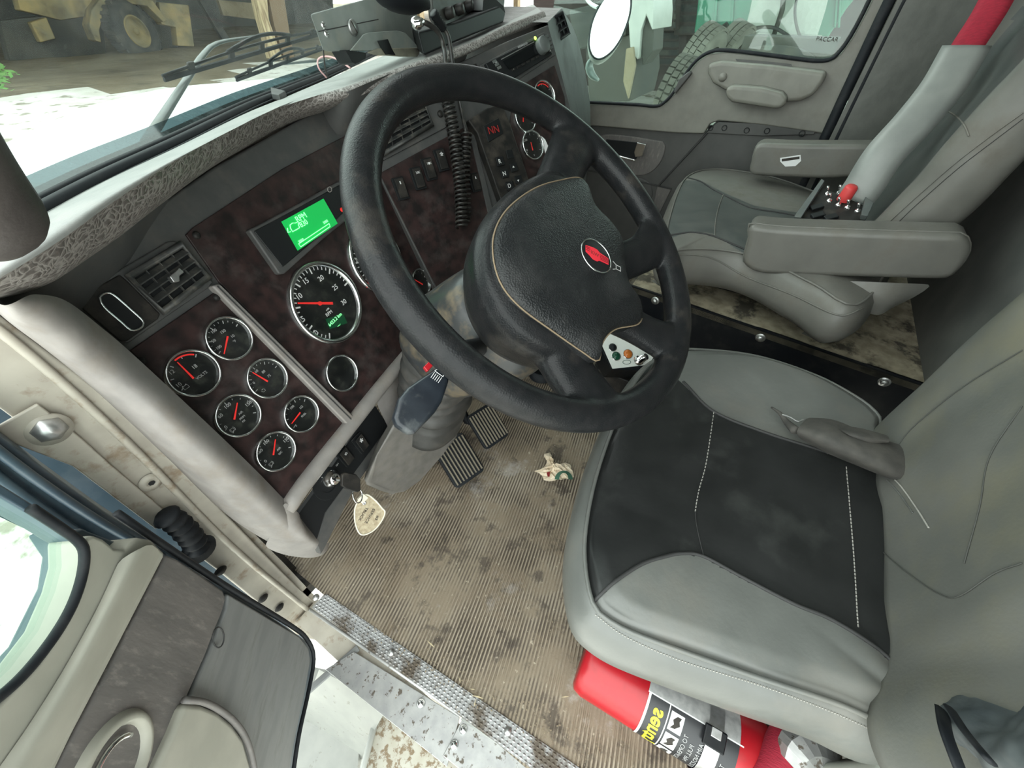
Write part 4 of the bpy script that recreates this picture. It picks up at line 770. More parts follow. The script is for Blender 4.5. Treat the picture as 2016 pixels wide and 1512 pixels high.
# A-pillar trim
AP = add('pillar_cover', g_sweep(curve([on(-320, 60, 'y', .30), on(-220, 200, 'y', .31), on(-125, 330, 'y', .32), on(-55, 415, 'y', .33), on(-10, 465, 'y', .335), on(14, 490, 'y', .337), on(26, 502, 'y', .338)], 30), [.0255]*22+[.0252, .0245, .0235, .0215, .019, .015, .010, .004], 20), mat('brown_grey_trim', (.06, .052, .05), (.09, .078, .074), rough=.5, scale=6, bump=.2, bscale=200), smooth=True)
AP.name = 'trim_5'; AP['kind'] = 'structure'
# ================================================================== STEERING WHEEL
ta_, yw_ = math.radians(51.8), math.radians(-3)
wn = V3((math.sin(yw_)*math.cos(ta_), -math.cos(yw_)*math.cos(ta_), math.sin(ta_)))
we1 = V3((math.cos(yw_), math.sin(yw_), 0)); wc = V3((.403, .196, .679))
WP = Plane(wc, wn, we1)
def wl(u, v_, w_=0): return WP.at(u, v_, w_)
SW = thing('steering_wheel', wc, 'large black four spoke steering wheel with round red and black badge', 'steering wheel')
parts = [g_sweep([wl(.2115*math.cos(a), .2115*math.sin(a)) for a in [2*PI*i/120 for i in range(120)]], .0178, 20, closed=True, up=wn)]
def wpoly(off, *pts): return [WP(x, y, off) for x, y in pts]
# hub body
hub = [(-.100, .038), (-.06, .060), (-.01, .072), (.04, .076), (.085, .070), (.105, .035), (.100, -.005), (.085, -.04), (.072, -.085), (.045, -.115), (-.005, -.125), (-.05, -.122), (-.09, -.12), (-.125, -.088), (-.142, -.045), (-.132, .0)]
hc_ = curve([wl(u, v_, 0) for u, v_ in hub], 60, True); cen = wl(-.005, -.03)
def dome(out, rings, cen):   # rings: (scale, w)
    rows = [[cen.lerp(p, s_)+wn*w_ for p in out] for s_, w_ in rings]
    vs, fs = g_grid(rows, True); n = len(out); fs += [tuple(range(n-1, -1, -1)), tuple(range((len(rows)-1)*n, len(rows)*n))]; return vs, fs
parts.append(dome(hc_, [(.70, -.075), (.86, -.070), (.96, -.045), (1.0, -.02), (1.0, -.008), (.95, .004), (.86, .010), (.5, .014)], cen))
def spoke(path, wd, th):
    pts = curve([wl(*p) for p in path], 16); vs, fs = [], []
    n = 16; up = wn
    for i, p in enumerate(pts):
        t = (pts[min(i+1, 15)]-pts[max(i-1, 0)]).normalized(); s_ = t.cross(up).normalized(); u_ = s_.cross(t); f_ = i/15
        ww = wd[0]+(wd[1]-wd[0])*f_ if len(wd) == 2 else (wd[0]*(1-f_)**2+2*wd[1]*f_*(1-f_)+wd[2]*f_*f_)
        tt_ = th[0]+(th[1]-th[0])*f_
        for k in range(n): q = 2*PI*k/n; vs.append(p+s_*(ww*math.cos(q))+u_*(tt_*math.sin(q)))
    for i in range(15):
        for k in range(n): fs.append((i*n+k, i*n+(k+1) % n, (i+1)*n+(k+1) % n, (i+1)*n+k))
    fs += [tuple(range(n)), tuple(range(15*n, 16*n))]; return vs, fs
parts += [spoke([(.05, .02, -.022), (.10, .055, -.016), (.150, .080, -.006), (.192, .096, 0)], (.045, .020, .042), (.024, .015)),
          spoke([(.04, -.05, -.022), (.10, -.075, -.014), (.150, -.088, -.006), (.196, -.086, 0)], (.040, .016, .036), (.022, .014)),
          spoke([(.01, -.09, -.020), (.030, -.140, -.012), (.045, -.175, -.006), (.058, -.200, 0)], (.036, .014, .036), (.020, .014)),
          spoke([(-.07, -.07, -.024), (-.098, -.120, -.016), (-.108, -.150, -.008), (-.118, -.178, 0)], (.050, .020, .040), (.026, .015))]
body = add('rim_and_spokes', join(parts), K['wheel'], SW, smooth=True)
rm_ = body.modifiers.new('remesh', 'REMESH'); rm_.mode = 'VOXEL'; rm_.voxel_size = .0024; rm_.use_smooth_shade = True
sm_ = body.modifiers.new('smooth', 'SMOOTH'); sm_.iterations = 9; sm_.factor = .6
# horn pad
po = .016
pad = curve(wpoly(po, (1150, 350), (1105, 352), (1055, 368), (1005, 405), (978, 450), (974, 500), (990, 556), (1028, 602), (1090, 648), (1150, 690), (1182, 708), (1190, 672), (1215, 646), (1262, 634), (1266, 600), (1242, 560), (1232, 515), (1228, 470), (1205, 435), (1172, 400)), 110, True)
pc_ = wl(.01, -.035, po)
cpx = sum(pad, V3((0, 0, 0)))/len(pad)
rows = [[cpx.lerp(p, s_)+wn*w_ for p in pad] for s_, w_ in ((.99, -.022), (1.0, -.008), (.995, -.003), (.975, .0), (.93, .003), (.8, .006), (.6, .008), (.35, .009), (.12, .0095))]
vs, fs = g_grid(rows, True); fs.append(tuple(range(8*110, 9*110)))
hp = add('horn_pad', (vs, fs), K['pad'], SW, smooth=True)
add('pad_seam', g_sweep([cpx.lerp(p, 1.003)+wn*-.003 for p in pad[:78]], .0009, 6), mat('tan_seam', (.20, .15, .095), rough=.8), SW, smooth=True)
bq = WP(1173, 505, .0255); ba = (wl(.7, -.7)-wl(0, 0)).normalized(); bb = wn.cross(ba)
BD = add('badge', join([g_lathe([(0, .0015), (.0205, .0015), (.0215, .001), (.022, -.004)], bq, wn, 48)]), K['black'], SW, smooth=True)
add('badge_rim', g_sweep([bq+we1*(.0215*math.cos(a))+wn.cross(we1)*(.0215*math.sin(a))+wn*.0012 for a in [2*PI*i/48 for i in range(48)]], .0009, 8, closed=True), K['chrome'], BD, smooth=True)
K['badgered'] = mat('badge_red', (.75, .03, .05), rough=.35)
bu = (WP(1200, 520, .027)-WP(1148, 492, .027)).normalized(); bv = wn.cross(bu)
def bpt(u, v_): return bq+bu*u+bv*v_+wn*.0019
add('badge_emblem', join([g_prism([bpt(*p) for p in ((-.0165, .006), (-.010, .0075), (-.006, .0085), (.0, .0085), (.004, .006), (.017, .0045), (.017, -.0045), (.004, -.0055), (.0, -.0085), (-.006, -.0085), (-.010, -.006), (-.0165, -.003))], wn*.0004)]), K['badgered'], BD)
add('badge_stripes', join([g_sweep([bpt(.004, y)+wn*.0005, bpt(.0165, y)+wn*.0005] , .00028, 4) for y in (-.003, -.001, .001, .003)]+[g_sweep([bpt(-.0165, y)+wn*.0005, bpt(-.0105, y)+wn*.0005], .00028, 4) for y in (0, .0025, .0045)]), K['black'], BD)
text('badge_monogram', 'KW', bpt(-.0035, 0)+wn*.0005, bu, bv, .007, K['maroon'], BD)
hq = WP(1218, 528, .0245)
add('horn_symbol', join([g_sweep([hq+bu*a+bv*b_ for a, b_ in l], .0004, 5) for l in (((-.004, .003), (.003, .003), (.003, -.003), (-.004, -.003)), ((-.004, .003), (-.009, .006)), ((-.004, -.003), (-.009, -.006)), ((-.004, .003), (-.004, -.003)))]), K['dimw'], SW)
# wear mark where the rim leather is split
# ------------------------------------------------ column
SC = thing('steering_column', wl(0, -.03, -.10), 'dirty black steering column with ribbed boot and turn signal stalk, below the wheel', 'steering column')
def cr(c, U, V, a, b_, p=3.2, n=40):
    out = []
    for k in range(n):
        q = 2*PI*k/n; cs, sn = math.cos(q), math.sin(q); out.append(c+U*(a*math.copysign(abs(cs)**(2/p), cs))+V*(b_*math.copysign(abs(sn)**(2/p), sn)))
    return out
cax = -wn; cv = WP.V
rows = [cr(wl(-.03, -.035, -.068), we1, cv, .070, .070), cr(wl(-.03, -.035, -.085), we1, cv, .080, .078), cr(wl(-.03, -.03, -.12), we1, cv, .086, .084), cr(wl(-.035, -.02, -.17), we1, cv, .088, .086), cr(wl(-.045, -.012, -.215), we1, cv, .085, .080), cr(wl(-.05, -.01, -.25), we1, cv, .078, .07)]
vs, fs = g_grid(rows, True); fs.append(tuple(range(39, -1, -1))); fs.append(tuple(range(5*40, 6*40)))
add('shroud', (vs, fs), K['column'], SC, smooth=True, sub=1)
# ribbed boot down to the lower cover
bpth = curve([V3((.372, .335, .505)), on(866, 742, 'y', .39), on(858, 790, 'y', .405), on(845, 838, 'y', .42)], 30)
rows = []
for i, p in enumerate(bpth):
    f_ = i/29; rr = .072-.006*f_+(.0045*math.sin(i*2*PI/4) if i < 24 else 0)
    t = (bpth[min(i+1, 29)]-bpth[max(i-1, 0)]).normalized(); U_ = (X-t*X.dot(t)).normalized(); V_2 = t.cross(U_)
    rows.append(cr(p, U_, V_2, rr*1.02, rr*.85, 2.6))
vs, fs = g_grid(rows, True); fs.append(tuple(range(29*40, 30*40)))
add('ribbed_boot', (vs, fs), mat('dusty_rubber_boot', (.030, .030, .029), (.048, .047, .045), rough=.55, scale=10, dirt=(.12, .105, .09), dscale=5, damt=.5), SC, smooth=True)
cy = .40
add('lower_cover', g_prism([on(px, py, 'y', cy+(.02 if py > 900 else 0)) for px, py in ((775, 838), (800, 820), (880, 842), (905, 858), (870, 898), (828, 948), (798, 972), (770, 978), (748, 972), (720, 960), (716, 950), (740, 900))], (.04, .045, -.03)), mat('scuffed_grey_cover', (.12, .115, .105), (.16, .15, .14), rough=.55, scale=12, dirt=(.2, .18, .15), dscale=12, damt=.5), SC, bevel=.012, seg=4)
# turn signal stalk
sy = .300
spn = Plane(on(840, 770, 'y', .22), (-.2, -.62, .75), (1, -.2, .1))
stk = add('stalk_handle', g_prism([spn(x, y, .008) for x, y in ((862, 722), (888, 742), (872, 790), (858, 812), (818, 854), (806, 857), (780, 838), (774, 822), (786, 784), (804, 762))], -spn.N*.016), mat('worn_black_stalk', (.010, .013, .018), (.02, .025, .032), rough=.3, scale=10, dirt=(.13, .14, .14), dscale=9, damt=.6, dthr=(.52, .72), spec=.4), SC, bevel=.005, seg=3)
add('stalk_arm', g_sweep(curve([spn(878, 736), spn(915, 690, -.01), wl(-.07, -.05, -.13)], 10), .011, 10), K['black'], SC, smooth=True)
hl = spn(862, 739, .0085); hu = (spn(878, 748, .0085)-spn(850, 728, .0085)).normalized(); hv = spn.N.cross(hu)
add('headlamp_symbol', join([g_sweep([hl+hu*(.005*math.cos(a))+hv*(.002+.004*math.sin(a)) for a in [PI*i/10 for i in range(11)]], .00035, 4), g_sweep([hl+hu*-.005+hv*.002, hl+hu*.005+hv*.002], .00035, 4)]+[g_sweep([hl+hu*(k*.0022)+hv*.0005, hl+hu*(k*.0022)+hv*-.006], .00035, 4) for k in (-2, -1, 0, 1, 2)]), K['white'], stk)
add('stalk_mark', g_prism([spn(x, y, .004) for x, y in ((834, 722), (848, 708), (856, 716), (842, 732))], -spn.N*.006), K['redp'], SC, bevel=.001)
# ------------------------------------------------ keys
KY = thing('ignition_key', PB(652, 942, .015), 'key in the ignition lock carrying a grimy leather tag with handwriting', 'key')
k0 = PB(655, 942, .012); k1 = on(668, 944, 'y', k0.y-.022); kd = (on(700, 950, 'y', k0.y-.035)-k0).normalized()
add('blade', g_sweep([k0, on(676, 946, 'y', k0.y-.025)], .0032, 6, flat=.4), K['chromeb'], KY)
hp_ = Plane(on(690, 950, 'y', k0.y-.032), (.1, -.9, .4), (1, .1, 0))
add('key_head', g_prism([hp_(x, y) for x, y in ((674, 934), (680, 930), (702, 934), (710, 944), (711, 966), (704, 970), (680, 962), (673, 956))], -hp_.N*.006), K['blackdirty'], KY, bevel=.0018, seg=3)
kr = Plane(on(704, 975, 'y', k0.y-.034), (.5, -.7, .3), (1, .7, 0))
add('split_ring', g_sweep([kr.P+kr.U*(.0125*math.cos(a))+kr.V*(.0125*math.sin(a)) for a in [2*PI*i/32 for i in range(32)]], .0011, 8, closed=True), K['chromeb'], KY, smooth=True)
tgp = Plane(on(728, 1010, 'y', k0.y-.030), (-.15, -.85, .5), (1, -.15, .05))
tgo = [(702, 992), (712, 978), (724, 974), (740, 986), (752, 1000), (758, 1008), (752, 1024), (738, 1042), (720, 1052), (708, 1050), (700, 1032), (698, 1008)]
TG = add('leather_tag', g_prism(curve([tgp(x, y) for x, y in tgo], 40, True), -tgp.N*.0025), K['tag'], KY, bevel=.0006)
add('piping', g_sweep(curve([tgp(x, y, .0002) for x, y in tgo], 60, True), .0014, 8, closed=True), K['tagw'], TG, smooth=True)
add('eyelet', g_lathe([(.0, .001), (.0022, .002), (.0035, .0015), (.004, 0)], tgp(717, 990, .0002), tgp.N, 16), K['steel'], TG, smooth=True)
lu = (tgp(730, 1046)-tgp(752, 1008)).normalized(); lv = tgp.N.cross(lu)
add('strap_loop', g_prism([tgp(x, y, .003) for x, y in ((704, 984), (716, 972), (726, 980), (714, 992))], -tgp.N*.006), K['tagw'], TG, bevel=.001)
for s_, px, py in (('#3', 742, 1020), ('SERVICE', 728, 1016), ('TRUCK', 715, 1012)): text('handwriting', s_, tgp(px, py, .0004), lu, lv, .0078, K['ink'], TG)
# ================================================================== SEATS
from mathutils import noise as nz0
def inside(p, poly):
    c = False; n = len(poly); x, y = p
    for i in range(n):
        x1, y1 = poly[i]; x2, y2 = poly[(i+1) % n]
        if (y1 > y) != (y2 > y) and x < (x2-x1)*(y-y1)/(y2-y1+1e-12)+x1: c = not c
    return c
def cushion(name, outline, N, rings, mats, parent, hfun=None, regions=None, n=420, center=None, k=96):
    """outline: closed 3D curve (seam line); inner dome from hfun(s, p), outer rings [(outset, drop)]"""
    out = curve(outline, n, True); cen_ = center or sum(out, V3((0, 0, 0)))/n; rows = []
    for i in range(1, k+1):
        s_ = i/k; rows.append([cen_.lerp(p, s_)+N*(hfun(s_, cen_.lerp(p, s_)) if hfun else 0) for p in out])
    for o_, d in rings:
        r = []
        for j, p in enumerate(out):
            t = (out[(j+1) % n]-out[j-1]).normalized(); e = t.cross(N).normalized()
            if e.dot(p-cen_) < 0: e = -e
            r.append(p+e*o_-N*d)
        rows.append(r)
    vs, fs = g_grid(rows, True); fs.append(tuple(range(n))); me = mk(vs, fs)
    o = link(name, me, None, parent, smooth=True)
    for m_ in mats: me.materials.append(K[m_])
    if regions:
        for fi, f in enumerate(me.polygons):
            if fi >= (k-1)*n and fi < len(me.polygons)-1: continue
            c = f.center
            for poly, idx in regions:
                if inside((c.x, c.y) if N.z > .6 else (c.x, c.z), poly): f.material_index = idx; break
    return o
def surf_h(o):   # vertical height lookup on a mesh in world coordinates
    from mathutils.bvhtree import BVHTree
    M_ = o.data; return BVHTree.FromPolygons([v.co for v in M_.vertices], [p.vertices for p in M_.polygons])
def drape(bvh, path, r, lift=0, n=40, cyc=False):   # stitch a line along a sight line curve onto a surface
    out = []
    for px, py in [(p.x, p.y) for p in curve([V3((a, b_, 0)) for a, b_ in path], n, cyc)]:
        d = ray(px, py).normalized(); hit = bvh.ray_cast(CAM, d)
        if hit[0] is not None: out.append(hit[0]+hit[1]*lift*(1 if hit[1].dot(d) < 0 else -1))
    return out
def pz(z, pts): return [on(x, y, 'z', z) for x, y in pts]
# ---------- driver seat
DS = thing('driver_seat', (.40, -.15, .0), 'driver seat with charcoal centre, grey side panels and high grey backrest, nearest the camera', 'seat')
zt = .405
dso = pz(zt, [(1166, 1188), (1152, 1120), (1152, 1050), (1168, 960), (1196, 870), (1232, 785), (1270, 728), (1312, 697), (1360, 690), (1480, 702), (1600, 740), (1690, 788), (1728, 822), (1738, 850)]) + \
      [V3((.60, -.34, zt)), V3((.50, -.37, zt)), V3((.36, -.37, zt)), V3((.24, -.345, zt))] + pz(zt, [(1836, 1442), (1760, 1436), (1650, 1388), (1500, 1338), (1350, 1286), (1240, 1245), (1188, 1215)])
ins = [(p.x, p.y) for p in pz(zt+.01, [(1166, 1188), (1205, 1150), (1262, 1112), (1310, 1096), (1345, 1090), (1385, 1096), (1460, 1136), (1560, 1188), (1640, 1222), (1730, 1280), (1800, 1345), (1850, 1410)])]
ins += [(.24, -.40), (.60, -.40)]
ins += [(p.x, p.y) for p in pz(zt+.01, [(1742, 936), (1680, 908), (1600, 882), (1500, 850), (1404, 810), (1370, 782), (1330, 742), (1290, 690), (1230, 700), (1120, 860), (1100, 1050), (1120, 1180)])]
CRZ = on(1850, 1450, 'z', zt)
def dh(s_, p):
    dd = (p-CRZ); dd.z = 0; an = math.atan2(dd.y, dd.x); mk_ = math.exp(-(max(0, dd.length-.03)/.055)**2)*min(1, dd.length/.03); wr_ = .0045*mk_*abs(math.sin(an*7+.6)) + .0012*math.sin(p.x*38+p.y*21+3*math.sin(p.y*17))*(1 if s_ < .96 else 0)
    return wr_+dh0(s_, p)
def dh0(s_, p):
    e = .012*(1-s_**6)
    x = (p.x-.40)/.24; return e + .012*max(0, abs(x)-.45)*2*(1 if s_ < .97 else .5)*(1-max(0, s_-.9)*6) - .004
cs = cushion('seat_cushion', dso, Z, [(.004, .004), (.014, .016), (.020, .040), (.020, .065), (.012, .090), (-.006, .108), (-.03, .116)], ['leather', 'ldark'], DS, dh, [(ins, 1)])
bv_ = surf_h(cs)
add('piping', g_sweep([p+Z*.003 for p in curve(dso, 140, True)], .0026, 8, closed=True), K['leather'], DS, smooth=True)
def stitches(path, n, ln, r, name, m_='thread', par=DS, lift=.0012, bvh=None):
    pts = drape(bvh or bv_, path, 0, lift, n*3); parts = []
    for i in range(0, len(pts)-2, 3):
        a = pts[i]; b_ = pts[i].lerp(pts[i+2], ln)
        if (a-b_).length < .03: parts.append(g_sweep([a, b_], r, 5))
    return add(name, join(parts), K[m_], par)
def seamline(path, name, r=.0012, m_='seam', par=DS, bvh=None, n=160, lift=.0008):
    pts = drape(bvh or bv_, path, 0, lift, n)
    return add(name, g_sweep(pts, r, 6), K[m_], par, smooth=True) if len(pts) > 2 else None
stitches([(1405, 812), (1398, 860), (1388, 920), (1375, 968), (1368, 1008)], 30, .8, .0007, 'stitching')
stitches([(1665, 920), (1672, 1000), (1680, 1100), (1688, 1235)], 44, .95, .0007, 'stitching')
seamline([(1166, 1188), (1205, 1150), (1262, 1112), (1310, 1096), (1345, 1090), (1385, 1096), (1460, 1136), (1560, 1188), (1640, 1222), (1730, 1280), (1800, 1345)], 'panel_seam', .0022)
seamline([(1345, 752), (1404, 810), (1500, 850), (1600, 882), (1680, 908), (1742, 936)], 'panel_seam', .0022)
seamline([(1385, 1096), (1372, 1040), (1368, 1008)], 'panel_seam', .0007)
stitches([(1172, 1210), (1230, 1252), (1340, 1300), (1500, 1350), (1640, 1402), (1750, 1450), (1828, 1462)], 110, .7, .0007, 'stitching', lift=.0006)
# backrest
BN = V3((0, .985, .17)).normalized()
def bkp(x, h, d=0):   # x across, h up along the back, d forward
    return V3((x, -.285, .40))+V3((0, -.17, .985)).normalized()*h+BN*d+V3((x-x, 0, 0))
def backrest(parent, x0, x1, base, up, fwd, H_, T_, wtop, mats, lean=0, n=60, k=70, belly=.02, bol=.03, fold=.009):
    rows = []; xc, hw = (x0+x1)/2, (x1-x0)/2
    for i in range(k+1):
        f_ = i/k; h = H_*f_; w_ = hw*(1-(1-wtop)*f_**2)*(1-.10*(1-f_)**6); th = T_*(1-.35*f_)
        topf = max(0, (f_-.9)/.1); w_ *= (1-.25*topf**2)
        row = []
        for j in range(2*n):
            q = 2*PI*j/(2*n); cs_, sn_ = math.cos(q), math.sin(q)
            u = math.copysign(abs(cs_)**.45, cs_); v_ = math.copysign(abs(sn_)**.55, sn_)
            d = v_*th/2*(1-.6*topf**2)
            if v_ > 0: d += bol*max(0, abs(u)-.55)*2.2*(1-abs(u)**8)-.012*(1-u*u)
            q_ = base+X*(xc-base.x+u*w_)+up*h; d += fold*nz0.noise(V3((q_.x*9, q_.z*6, x0)))+fold*.5*nz0.noise(V3((q_.x*22, q_.z*12, x0+3)))
            row.append(q_+fwd*d)
        rows.append(row)
    vs, fs = g_grid(rows, True); fs += [tuple(range(2*n-1, -1, -1)), tuple(range(k*2*n, (k+1)*2*n))]
    return vs, fs
upv = V3((0, -.07, .998)).normalized(); fwv = V3((0, .998, .07)).normalized()
bkr = add('backrest', backrest(DS, .13, .665, V3((.40, -.315, .405)), upv, fwv, .75, .115, .93, None), K['fabric'], DS, smooth=True)
bv2 = surf_h(bkr)
seamline([(1752, 935), (1775, 958), (1805, 1000), (1830, 1040)], 'back_seam', .0009, 'thread', bvh=bv2)
seamline([(1748, 946), (1770, 970), (1798, 1010)], 'back_seam', .0009, 'leather', bvh=bv2)
seamline([(1730, 1080), (1790, 1130), (1850, 1170), (1890, 1175), (1960, 1130), (2014, 1110)], 'back_seam', .0006, 'softseam', bvh=bv2)
seamline([(1760, 890), (1800, 840), (1900, 760), (2014, 690)], 'back_seam', .0006, 'softseam', bvh=bv2)
seamline([(1900, 1110), (1930, 1000), (1950, 900), (2014, 800)], 'back_seam', .0006, 'softseam', bvh=bv2)
# lower rear cover
add('lower_back_cover', g_grid([curve([on(x, y, 'y', yy) for x, y, yy in r], 16) for r in (((1846, 1366, -.262), (1900, 1376, -.262), (1960, 1382, -.262), (2060, 1376, -.262)), ((1856, 1410, -.250), (1905, 1430, -.248), (1970, 1440, -.25), (2060, 1430, -.25)), ((1880, 1460, -.258), (1930, 1480, -.252), (2000, 1500, -.25), (2080, 1500, -.25)), ((1900, 1500, -.28), (1950, 1540, -.27), (2020, 1560, -.26), (2100, 1560, -.26)))]), K['dfabric'], DS, smooth=True, sub=2)
add('recline_strap', g_sweep(curve([on(1855, 1400, 'y', -.245), on(1862, 1440, 'y', -.235), on(1880, 1490, 'y', -.235), on(1900, 1540, 'y', -.24)], 16), .005, 8, flat=.4), K['rubber'], DS, smooth=True)
add('recline_strap', g_sweep(curve([on(1870, 1395, 'y', -.24), on(1900, 1440, 'y', -.235), on(1950, 1500, 'y', -.235)], 16), .004, 8, flat=.4), K['rubber'], DS, smooth=True)
# seat base and suspension
add('seat_base', g_box((.44, -.18, .15), (.30, .30, .24)), K['blk'], DS, bevel=.01)
add('suspension_bellows', g_grid([[V3((.44+.155*math.cos(a)*q*.9, -.18+.15*math.sin(a)*q, z)) for a in [2*PI*i/30 for i in range(30)]] for q, z in ((1, .02), (1.1, .06), (1, .10), (1.1, .14), (1, .18), (1.1, .22), (1, .27))], True), K['rubber'], DS, smooth=True)
# buckle flap lying on the cushion
FB = thing('seat_belt_buckle_cover', on(1640, 850, 'z', .43), 'brown grey folded fabric buckle cover lying on the far side of the driver cushion', 'buckle cover')
def draped(paths, lift): 
    return [[p for p in drape(bv_, r, 0, l, 12)] for r, l in zip(paths, lift)]
K['bfab'] = mat('brown_grey_fabric', (.045, .043, .039), (.075, .07, .062), rough=.8, scale=12, bump=.3, bscale=160)
fl_rows = [[on(x, y, 'z', z) for x, y, z in r] for r in (
 ((1588, 822, .442), (1640, 826, .455), (1700, 850, .458), (1760, 872, .455), (1790, 880, .455)),
 ((1576, 836, .452), (1630, 846, .468), (1690, 868, .470), (1750, 892, .466), (1790, 905, .46)),
 ((1566, 850, .450), (1620, 872, .465), (1680, 900, .466), (1745, 928, .462), (1790, 940, .455)),
 ((1572, 862, .428), (1628, 892, .430), (1690, 918, .432), (1745, 940, .440), (1790, 955, .44)))]
add('fabric_flap', g_grid([curve(r, 20) for r in fl_rows]), K['bfab'], FB, smooth=True, sub=1)
add('upper_fold', g_grid([curve([on(x, y, 'z', z) for x, y, z in r], 14) for r in (((1644, 838, .458), (1690, 842, .462), (1750, 858, .462)), ((1660, 852, .472), (1700, 860, .475), (1752, 870, .470)), ((1690, 866, .464), (1712, 872, .464), (1748, 872, .462)))]), K['bfab'], FB, smooth=True, sub=1)
add('frayed_cord', g_sweep(curve([on(1519, 802, 'z', .432), on(1536, 814, 'z', .436), on(1548, 830, 'z', .437), on(1566, 848, 'z', .445)], 12), [.0015, .0018, .002, .0025, .003, .0036, .004, .0045, .005, .0055, .006, .006], 8), K['bfab'], FB, smooth=True)
add('wire_tip', g_sweep(curve([on(1540, 816, 'z', .44), on(1556, 822, 'z', .442), on(1570, 830, 'z', .442), on(1582, 826, 'z', .444)], 12), .0012, 6), K['steel'], FB)

# ---------- passenger seat
PSx = thing('passenger_seat', (1.28, -.05, PZ), 'grey vinyl passenger seat with two armrests on the raised muddy platform', 'seat')
zp = .448
pso = pz(zp, [(1320, 494), (1312, 470), (1318, 430), (1334, 380), (1352, 350), (1385, 336), (1440, 336), (1520, 350), (1600, 378), (1660, 405)])+[V3((1.56, -.26, zp)), V3((1.40, -.28, zp)), V3((1.2, -.29, zp))]+pz(zp, [(1690, 600), (1600, 560), (1520, 520), (1460, 500), (1400, 492), (1350, 492)])
pin = [(p.x, p.y) for p in pz(zp+.01, [(1300, 466), (1330, 462), (1362, 458), (1400, 464), (1440, 480), (1500, 506), (1560, 530)])]+[(1.2, -.4), (1.5, -.4)]+[(p.x, p.y) for p in pz(zp+.01, [(1600, 430), (1540, 420), (1480, 410), (1440, 392), (1405, 374), (1380, 358), (1352, 350), (1320, 350), (1290, 420)])]
def ph(s_, p): return .018*(1-s_**5)
cp_ = cushion('seat_cushion', pso, Z, [(.004, .003), (.012, .014), (.018, .04), (.020, .06), (.012, .08), (-.004, .096), (-.03, .106), (-.06, .110)], ['leatherp', 'ldark2'], PSx, ph, [(pin, 1)])
bvp = surf_h(cp_)
add('piping', g_sweep([p+Z*.002 for p in curve(pso, 120, True)], .0026, 8, closed=True), K['leatherp'], PSx, smooth=True)
seamline([(1300, 466), (1330, 462), (1362, 458), (1400, 464), (1440, 480), (1500, 506)], 'panel_seam', .0022, par=PSx, bvh=bvp)
seamline([(1352, 350), (1380, 358), (1405, 374), (1440, 392), (1480, 410), (1540, 420), (1600, 432)], 'panel_seam', .0022, par=PSx, bvh=bvp)
seamline([(1424, 383), (1414, 410), (1408, 440), (1407, 466)], 'panel_seam', .0016, 'leatherp', par=PSx, bvh=bvp)
seamline([(1330, 500), (1400, 508), (1470, 545), (1560, 580), (1650, 620), (1700, 606)], 'skirt_seam', .0018, 'leatherp', par=PSx, bvh=bvp)
# backrest
upp = V3((.0, -.17, .985)).normalized(); fwp = V3((0, .985, .17)).normalized(); PBB = V3((1.30, -.262, .45))
pb = add('backrest', backrest(PSx, 1.065, 1.535, PBB, upp, fwp, .72, .11, .95, None, belly=.02, bol=.06), K['leatherp'], PSx, smooth=True)
pbb = surf_h(pb)
for f in []: pass
pb.data.materials.append(K['ldark2'])
for f in pb.data.polygons:
    c = f.center; h = (c-PBB).dot(upp); u = abs(c.x-1.30)
    if (c-PBB).dot(fwp) > 0 and u < .150 and .0 < h < .42-.3*max(0, u-.11): f.material_index = 1
pbv = surf_h(pb)
seamline([(1752, 436), (1800, 392), (1880, 322), (1950, 268), (2014, 222)], 'bolster_seam', .0012, 'leatherp', par=PSx, bvh=pbv)
seamline([(1760, 446), (1806, 402), (1886, 332), (1956, 278), (2014, 234)], 'bolster_seam', .0006, 'seam', par=PSx, bvh=pbv)
seamline([(1852, 212), (1882, 228), (1900, 248), (1908, 268)], 'insert_seam', .0016, 'leatherp', par=PSx, bvh=pbv)
# armrests
def arm(name, x0, x1, side, top, parent, m_='leatherp'):
    o = add(name, g_prism(curve(side, 60, True), (x1-x0, 0, 0)), K[m_], parent, bevel=.014, seg=4)
    return o
xa = .985
sd = [on(x, y, 'x', xa) for x, y in ((1472, 470), (1470, 450), (1482, 444), (1540, 450), (1700, 457), (1850, 462), (1895, 464), (1912, 480), (1908, 510), (1880, 544), (1862, 552), (1760, 550), (1600, 545), (1500, 540), (1464, 522), (1464, 500))]
a_ = arm('armrest', xa, xa+.075, sd, None, PSx); a_['label'] = 'armrest on the aisle side'
add('armrest_piping', g_sweep([p+V3((.014, 0, 0)) for p in curve(sd, 60, True)], .0018, 6, closed=True), K['leatherp'], a_, smooth=True)
xb = 1.50
sd2 = [on(x, y, 'x', xb) for x, y in ((1478, 320), (1486, 290), (1500, 282), (1560, 284), (1700, 285), (1760, 286), (1775, 300), (1750, 340), (1640, 352), (1560, 350), (1480, 344))]
b2_ = arm('armrest', xb, xb+.07, sd2, None, PSx); b2_['label'] = 'armrest by the door with a white sticker'
add('sticker', g_prism([on(x, y, 'x', xb-.002) for x, y in ((1536, 311), (1576, 305), (1577, 317), (1566, 327), (1546, 328), (1536, 318))], (.001, 0, 0)), K['white'], b2_)
add('sticker_print', g_prism([on(x, y, 'x', xb-.003) for x, y in ((1539, 313), (1574, 308), (1574, 313), (1539, 318))], (.001, 0, 0)), K['ink'], b2_)
